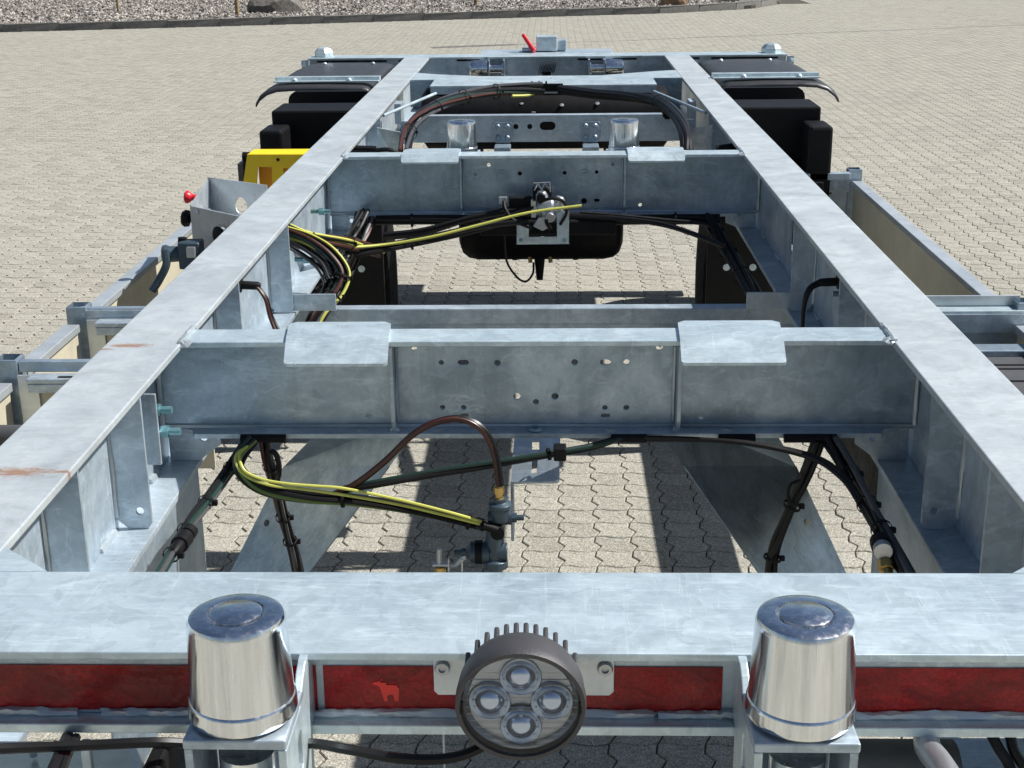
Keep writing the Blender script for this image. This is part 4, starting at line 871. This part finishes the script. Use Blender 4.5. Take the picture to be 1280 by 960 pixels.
# lumpy zinc welds where the cross beams meet the rails
for cb_, yc in ((cb1, 2.31), (cb2, 4.25)):
    for sg in (-1, 1):
        MB().tube([(sg*.601, yc-.046, -.001), (sg*.5995, yc-.02, .0015), (sg*.601, yc+.01, .0005), (sg*.5995, yc+.046, .001)], .0055, 8, 5).build('weld_seam', 'weld', cb_)
        MB().lathe([(.012, 0), (.010, .003), (.0, .005)], (sg*.594, yc-.040, -.002), (0, -.4, 1), 9, True, False).build('weld_spot', 'weld', cb_)
# more black lines over the second bay
harness('cable_harness', [(352, 292, 3.54), (380, 300, 3.52), (402, 315, 3.5), (418, 335, 3.48), (420, 352, 3.46), (412, 372, 3.43), (398, 392, 3.40), (388, 412, 3.38)], 8, .0055, .024, ['cable', 'cable', 'gycable', 'cable'], 31, (4.0,))
harness('cable_harness', [(440, 318, 3.95), (500, 307, 4.02), (570, 292, 4.06), (630, 276, 4.09), (668, 262, 4.1)], 3, .006, .012, ['cable'], 32, (1.2,))
harness('cable_harness', [(470, 276, 4.2), (560, 275, 4.2), (700, 276, 4.2), (820, 274, 4.2), (900, 274, 4.2)], 6, .006, .013, ['cable'], 33, (.5, 1.5, 2.5, 3.3))
harness('cable_harness', [(725, 268, 4.15), (775, 271, 4.16), (830, 276, 4.17), (880, 280, 4.17), (905, 290, 4.12)], 2, .006, .008, ['cable'], 34)

# ================================================================== THE YARD
bpy.context.view_layer.update()
k0 = [A(x, y, Z=-G) for x, y in ((0, 40), (225, 34), (400, 29), (640, 22), (840, 16), (940, 10.5), (975, 4.5))]
kerb_line = [Vector((-22, k0[0].y-(22+k0[0].x)*.21, 0))]+[Vector((p.x, p.y, 0)) for p in k0]+[Vector((k0[-1].x+.35, k0[-1].y+2.2, 0)), Vector((k0[-1].x+.2, k0[-1].y+5, 0)), Vector((k0[-1].x-.8, k0[-1].y+9, 0))]
g0 = MB().add([(-300, -200, -.0055), (300, -200, -.0055), (300, 400, -.0055), (-300, 400, -.0055)], [(0, 1, 2, 3)]).build('ground', 'joint', None, zo=0)
g0['kind'] = 'structure'
# paving stones with waved long edges and zigzag short edges
CW, CH = .1187, .1115
def outline(n=4, gap=.0022, amp=.0075, zz=.0125):
    wave = lambda u_: amp*math.sin(2*math.pi*u_+.6)
    zig = lambda v_: np.interp(v_, [0, .34, .62, 1], [-.004, zz, -zz*.75, -.004])
    pts = []
    us = [i/n for i in range(n)]; vs_ = [0, .34, .62]
    for u_ in us: pts.append((u_, 0))
    for v_ in vs_: pts.append((1, v_))
    for u_ in us: pts.append((1-u_, 1))
    for v_ in vs_: pts.append((0, 1-v_ if v_ == 0 else {.34: .62, .62: .34}[v_]))
    out = []
    for u_, v_ in pts:
        x = (u_-.5)*CW+zig(v_); y = (v_-.5)*CH+wave(u_)
        out.append((x, y))
    return np.array(out)
def inset(P_, d):
    n_ = len(P_); res = []
    for i in range(n_):
        a, b_, c = P_[i-1], P_[i], P_[(i+1) % n_]
        e1 = (b_-a)/np.linalg.norm(b_-a); e2 = (c-b_)/np.linalg.norm(c-b_)
        n1 = np.array([-e1[1], e1[0]]); n2 = np.array([-e2[1], e2[0]]); m_ = (n1+n2); m_ /= max(.5, m_.dot(m_)/2)
        res.append(b_+m_*d)
    return np.array(res)
Pn = outline(); n_ = len(Pn); o1 = inset(Pn, .0021); o2 = inset(Pn, .0046)
stone_v = np.vstack([np.c_[o2, np.zeros(n_)], np.c_[o1, -.0028*np.ones(n_)], np.c_[o1, -.015*np.ones(n_)]])
stone_f = [tuple(range(n_))]+[(i, n_+i, n_+(i+1) % n_, (i+1) % n_) for i in range(n_)]+[(n_+i, 2*n_+i, 2*n_+(i+1) % n_, n_+(i+1) % n_) for i in range(n_)]
# orientation check is by normals pointing up: outline runs counter-clockwise
Pf = outline(4); nf = len(Pf); f1 = inset(Pf, .0026); f2 = inset(Pf, .0040)
far_v = np.vstack([np.c_[f2, np.zeros(nf)], np.c_[f1, -.0065*np.ones(nf)]])
far_f = [tuple(range(nf))]+[(i, nf+i, nf+(i+1) % nf, (i+1) % nf) for i in range(nf)]
phx = A(777, 566, Z=-G).x-CW/2; phy = A(777, 571, Z=-G).y
# kerb as x -> y so stones stop in front of it
kx = [p.x for p in kerb_line[:8]]; ky = [p.y for p in kerb_line[:8]]
cells = []
j0 = int((2.0-phy)/CH)-1; j1 = int((40.0-phy)/CH)
for j in range(j0, j1):
    y = phy+j*CH
    hw = .385*(y*math.cos(pitch)+1.95*math.sin(pitch))+(.55 if y < 8 else .9)
    i0 = int(math.floor((cam_x-.035*y-hw-phx)/CW)); i1 = int(math.ceil((cam_x-.02*y+hw-phx)/CW))
    for i in range(i0, i1+1):
        x = phx+i*CW
        if x < kerb_line[7].x+.35 and y > np.interp(x, kx+[kerb_line[7].x+.35], ky+[kerb_line[7].y+2])-.12: continue
        if y > 33 and x < kerb_line[8].x+.3: continue
        cells.append((i, j, x, y))
cells.sort(key=lambda c: c[3])
dg = bpy.context.evaluated_depsgraph_get(); vis = []
for c in cells:
    if c[3] > 9: break
    hit = 0
    for dx, dy in ((0, 0), (-.035, -.03), (.035, .03)):
        tg = Vector((c[2]+dx, c[3]+dy, 0)); d = (tg-CAM); L = d.length; d.normalize()
        dd = tg-CAM; dpt = dd.dot(Fw); sx = dd.dot(Rt)/dpt*f_px; sy = -dd.dot(Up)/dpt*f_px
        if abs(sx) > 640 or abs(sy) > 480: continue
        r_ = S.ray_cast(dg, CAM, d, distance=L-.02)
        if not r_[0] or r_[4].name == 'ground': hit += 1
    if hit: vis.append(c)
    if len(vis) >= 300: break
single = set((c[0], c[1]) for c in vis)
smesh = bpy.data.meshes.new('paving_stone'); smesh.from_pydata(stone_v.tolist(), [], stone_f); smesh.materials.append(M['stone']); smesh.polygons.foreach_set('use_smooth', [False]*len(stone_f)); smesh.update()
for i, j, x, y in vis:
    o = bpy.data.objects.new('paving_stone', smesh); COL.objects.link(o); o.parent = g0
    o.location = Vector((x, y, random.uniform(-.0012, .0012)))-g0.location
    o.rotation_euler = (random.uniform(-.008, .008), random.uniform(-.008, .008), random.uniform(-.006, .006))
def mass(name, lst, V, Fc, par, mat, zs=.0012, tilt=.008):
    V = np.array(V); nv = len(V); m_ = len(lst); xy = np.array([(c[2], c[3]) for c in lst])
    allv = np.repeat(V[None], m_, 0)
    sl_ = rng.uniform(-tilt, tilt, (m_, 2)); allv[:, :, 2] += V[None, :, 0]*sl_[:, :1]+V[None, :, 1]*sl_[:, 1:]+rng.uniform(-zs, zs, (m_, 1))
    allv[:, :, 0] += xy[:, :1]; allv[:, :, 1] += xy[:, 1:]
    ln = [len(q) for q in Fc]; fl = np.concatenate([np.array(q) for q in Fc])
    idx = (fl[None]+np.arange(m_)[:, None]*nv).ravel(); tot = np.tile(ln, m_); st = np.concatenate([[0], np.cumsum(tot)[:-1]])
    me = bpy.data.meshes.new(name); me.vertices.add(m_*nv); me.vertices.foreach_set('co', (allv.reshape(-1, 3)).ravel())
    me.loops.add(len(idx)); me.loops.foreach_set('vertex_index', idx.astype(np.int32))
    me.polygons.add(len(tot)); me.polygons.foreach_set('loop_start', st.astype(np.int32)); me.polygons.foreach_set('loop_total', tot.astype(np.int32))
    me.polygons.foreach_set('use_smooth', np.zeros(len(tot), bool)); me.update(calc_edges=True); me.validate()
    at = me.attributes.new('tint', 'FLOAT', 'POINT'); at.data.foreach_set('value', np.repeat(rng.uniform(0, 1, m_), nv).astype(np.float32))
    me.materials.append(M[mat]); o = bpy.data.objects.new(name, me); COL.objects.link(o); WORLD[o.name] = Vector()
    if par: o.parent = par; o.location = -par.location
    return o
rest = [c for c in cells if (c[0], c[1]) not in single]
nb = mass('paving_stones', [c for c in rest if c[3] <= 13], stone_v, stone_f, g0, 'stone'); nb['kind'] = 'stuff'
fb_ = [c for c in rest if c[3] > 13]
fo = mass('far_paving_stones', fb_, far_v, far_f, g0, 'stone', .0006, .003); fo['kind'] = 'stuff'
# plain paved sheets outside the individually laid field
pv = MB()
for q in (((-300, -200), (300, 1.5)), ((12.5, 1.5), (300, 400)), ((-300, 1.5), (-13.5, 24))):
    (x0, y0), (x1, y1) = q; pv.add([(x0, y0, -.002), (x1, y0, -.002), (x1, y1, -.002), (x0, y1, -.002)], [(0, 1, 2, 3)])
pv = pv.build('pavement', 'stone', None, zo=0); pv['kind'] = 'structure'

# ---- kerb of single stones
kerb = thing('kerb', 'long grey concrete kerb edging the gravel bed at the back of the yard', 'kerb', (-1, 29, 0))
def walk(line, step):
    out = []; acc = 0; cur = line[0].copy(); i = 0
    out.append(cur.copy())
    while i < len(line)-1:
        d = line[i+1]-cur; L = d.length
        if L < step-acc: acc += L; cur = line[i+1].copy(); i += 1
        else: cur = cur+d.normalized()*(step-acc); acc = 0; out.append(cur.copy())
    return out
kp = walk(kerb_line, 1.0)
for a, b_ in zip(kp[:-1], kp[1:]):
    d = (b_-a).normalized(); n2_ = Vector((-d.y, d.x, 0)); a2 = a+d*.006; b2 = b_-d*.006; h = .13+random.uniform(-.006, .006)
    MB().prism([a2+Vector((0, 0, -.01)), b2+Vector((0, 0, -.01)), b2+Vector((0, 0, h)), a2+Vector((0, 0, h))], n2_*.12).build('kerb_stone', 'kerb', kerb, .01, zo=0)
# gravel bed: soil sheet and loose stones
bed = [Vector((-26, 60, 0)), Vector((-26, kerb_line[0].y+.1, 0))]+[p+Vector((0, .10, 0)) for p in kerb_line]+[Vector((3.5, 60, 0))]
gs = MB().prism([p+Vector((0, 0, .0)) for p in bed], (0, 0, .06)).build('planting_bed', 'joint', None, zo=0); gs['kind'] = 'structure'
ph_ = [(1, 0, 0), (-1, 0, 0), (0, 1, 0), (0, -1, 0), (0, 0, 1), (0, 0, -1)]; phf = [(0, 2, 4), (2, 1, 4), (1, 3, 4), (3, 0, 4), (2, 0, 5), (1, 2, 5), (3, 1, 5), (0, 3, 5)]
ng = 34000; gx = rng.uniform(-15.5, 5.2, ng*2); gy = rng.uniform(24.5, 39, ng*2)
ok = (gy > np.interp(gx, kx, ky)+.20); gx = gx[ok][:ng]; gy = gy[ok][:ng]; m_ = len(gx)
sc = rng.uniform(.024, .062, m_); ang = rng.uniform(0, 6.28, m_); V8 = np.array(ph_, float)
jit = V8[None]*rng.uniform(.7, 1.2, (m_, 6, 1))*np.array([1, .8, .62])+rng.uniform(-.2, .2, (m_, 6, 3))
cs, sn = np.cos(ang)[:, None], np.sin(ang)[:, None]
gv = np.empty((m_, 6, 3)); gv[:, :, 0] = jit[:, :, 0]*cs-jit[:, :, 1]*sn; gv[:, :, 1] = jit[:, :, 0]*sn+jit[:, :, 1]*cs; gv[:, :, 2] = jit[:, :, 2]
gv *= sc[:, None, None]; gv[:, :, 0] += gx[:, None]; gv[:, :, 1] += gy[:, None]; gv[:, :, 2] += .065+sc[:, None]*.35
me = bpy.data.meshes.new('gravel'); fidx = (np.array(phf)[None]+np.arange(m_)[:, None, None]*6).reshape(-1, 3)
me.vertices.add(m_*6); me.vertices.foreach_set('co', gv.ravel()); me.loops.add(fidx.size); me.loops.foreach_set('vertex_index', fidx.ravel().astype(np.int32))
me.polygons.add(len(fidx)); me.polygons.foreach_set('loop_start', (np.arange(len(fidx))*3).astype(np.int32)); me.polygons.foreach_set('loop_total', np.full(len(fidx), 3, np.int32)); me.polygons.foreach_set('use_smooth', np.zeros(len(fidx), bool))
me.update(calc_edges=True); at = me.attributes.new('tint', 'FLOAT', 'POINT'); at.data.foreach_set('value', np.repeat(rng.uniform(0, 1, m_), 6).astype(np.float32))
me.materials.append(M['gravel']); go = bpy.data.objects.new('gravel', me); COL.objects.link(go)
go['kind'] = 'stuff'; go['label'] = 'loose grey brown gravel covering the planting bed behind the kerb'
# boulders
def boulder(px, py, w_, h_, mat, label, seed):
    p = A(px, py, Z=-G+.06); bm = bmesh.new(); bmesh.ops.create_icosphere(bm, subdivisions=3, radius=1); rr = random.Random(seed)
    cut = [(Vector((rr.uniform(-1, 1), rr.uniform(-1, 1), rr.uniform(-.2, 1))).normalized(), rr.uniform(.62, .85)) for _ in range(11)]
    for v in bm.verts:
        for n3, dd in cut:
            q = v.co.dot(n3)
            if q > dd: v.co -= n3*(q-dd)
        v.co = Vector((v.co.x*w_/2*1.1, v.co.y*w_*.42, v.co.z*h_*.62+h_*.3))
    vs = [tuple(v.co+Vector((p.x, p.y, .05))) for v in bm.verts]; fs = [tuple(v.index for v in f_.verts) for f_ in bm.faces]; bm.free()
    return tag(MB().add(vs, fs, False).build('boulder', mat, None, .01, zo=0), label, 'boulder')
boulder(345, 16, 1.15, .62, 'rock', 'large grey angular boulder lying on the gravel left of the trailer, against the kerb', 3)
boulder(362, 13, .55, .75, 'rock', 'smaller dark grey boulder leaning on the right side of the large grey one', 5)
boulder(842, 8, .62, .42, 'rock2', 'reddish brown boulder on the gravel near the right end of the kerb', 8)
boulder(915, 3, .75, .20, 'rock', 'low grey boulder near the curved end of the kerb', 9)
for px, py, lb_ in ((297, 20, 'round wooden stake standing in the gravel left of the large boulder'), (595, 8.5, 'round wooden stake standing in the gravel between the two boulders'), (148, 15, 'thin wooden stake standing in the gravel at the far left')):
    p = A(px, py, Z=-G+.06); h = 1.4; r_ = .045 if px != 148 else .03
    tag(MB().lathe([(r_, 0), (r_*.98, h*.5), (r_*.95, h-.02), (r_*.6, h), (0, h)], (p.x, p.y, .05), (0, 0, 1), 12).build('wooden_stake', 'wood', None, zo=0), lb_, 'stake', 'stakes in the gravel bed')
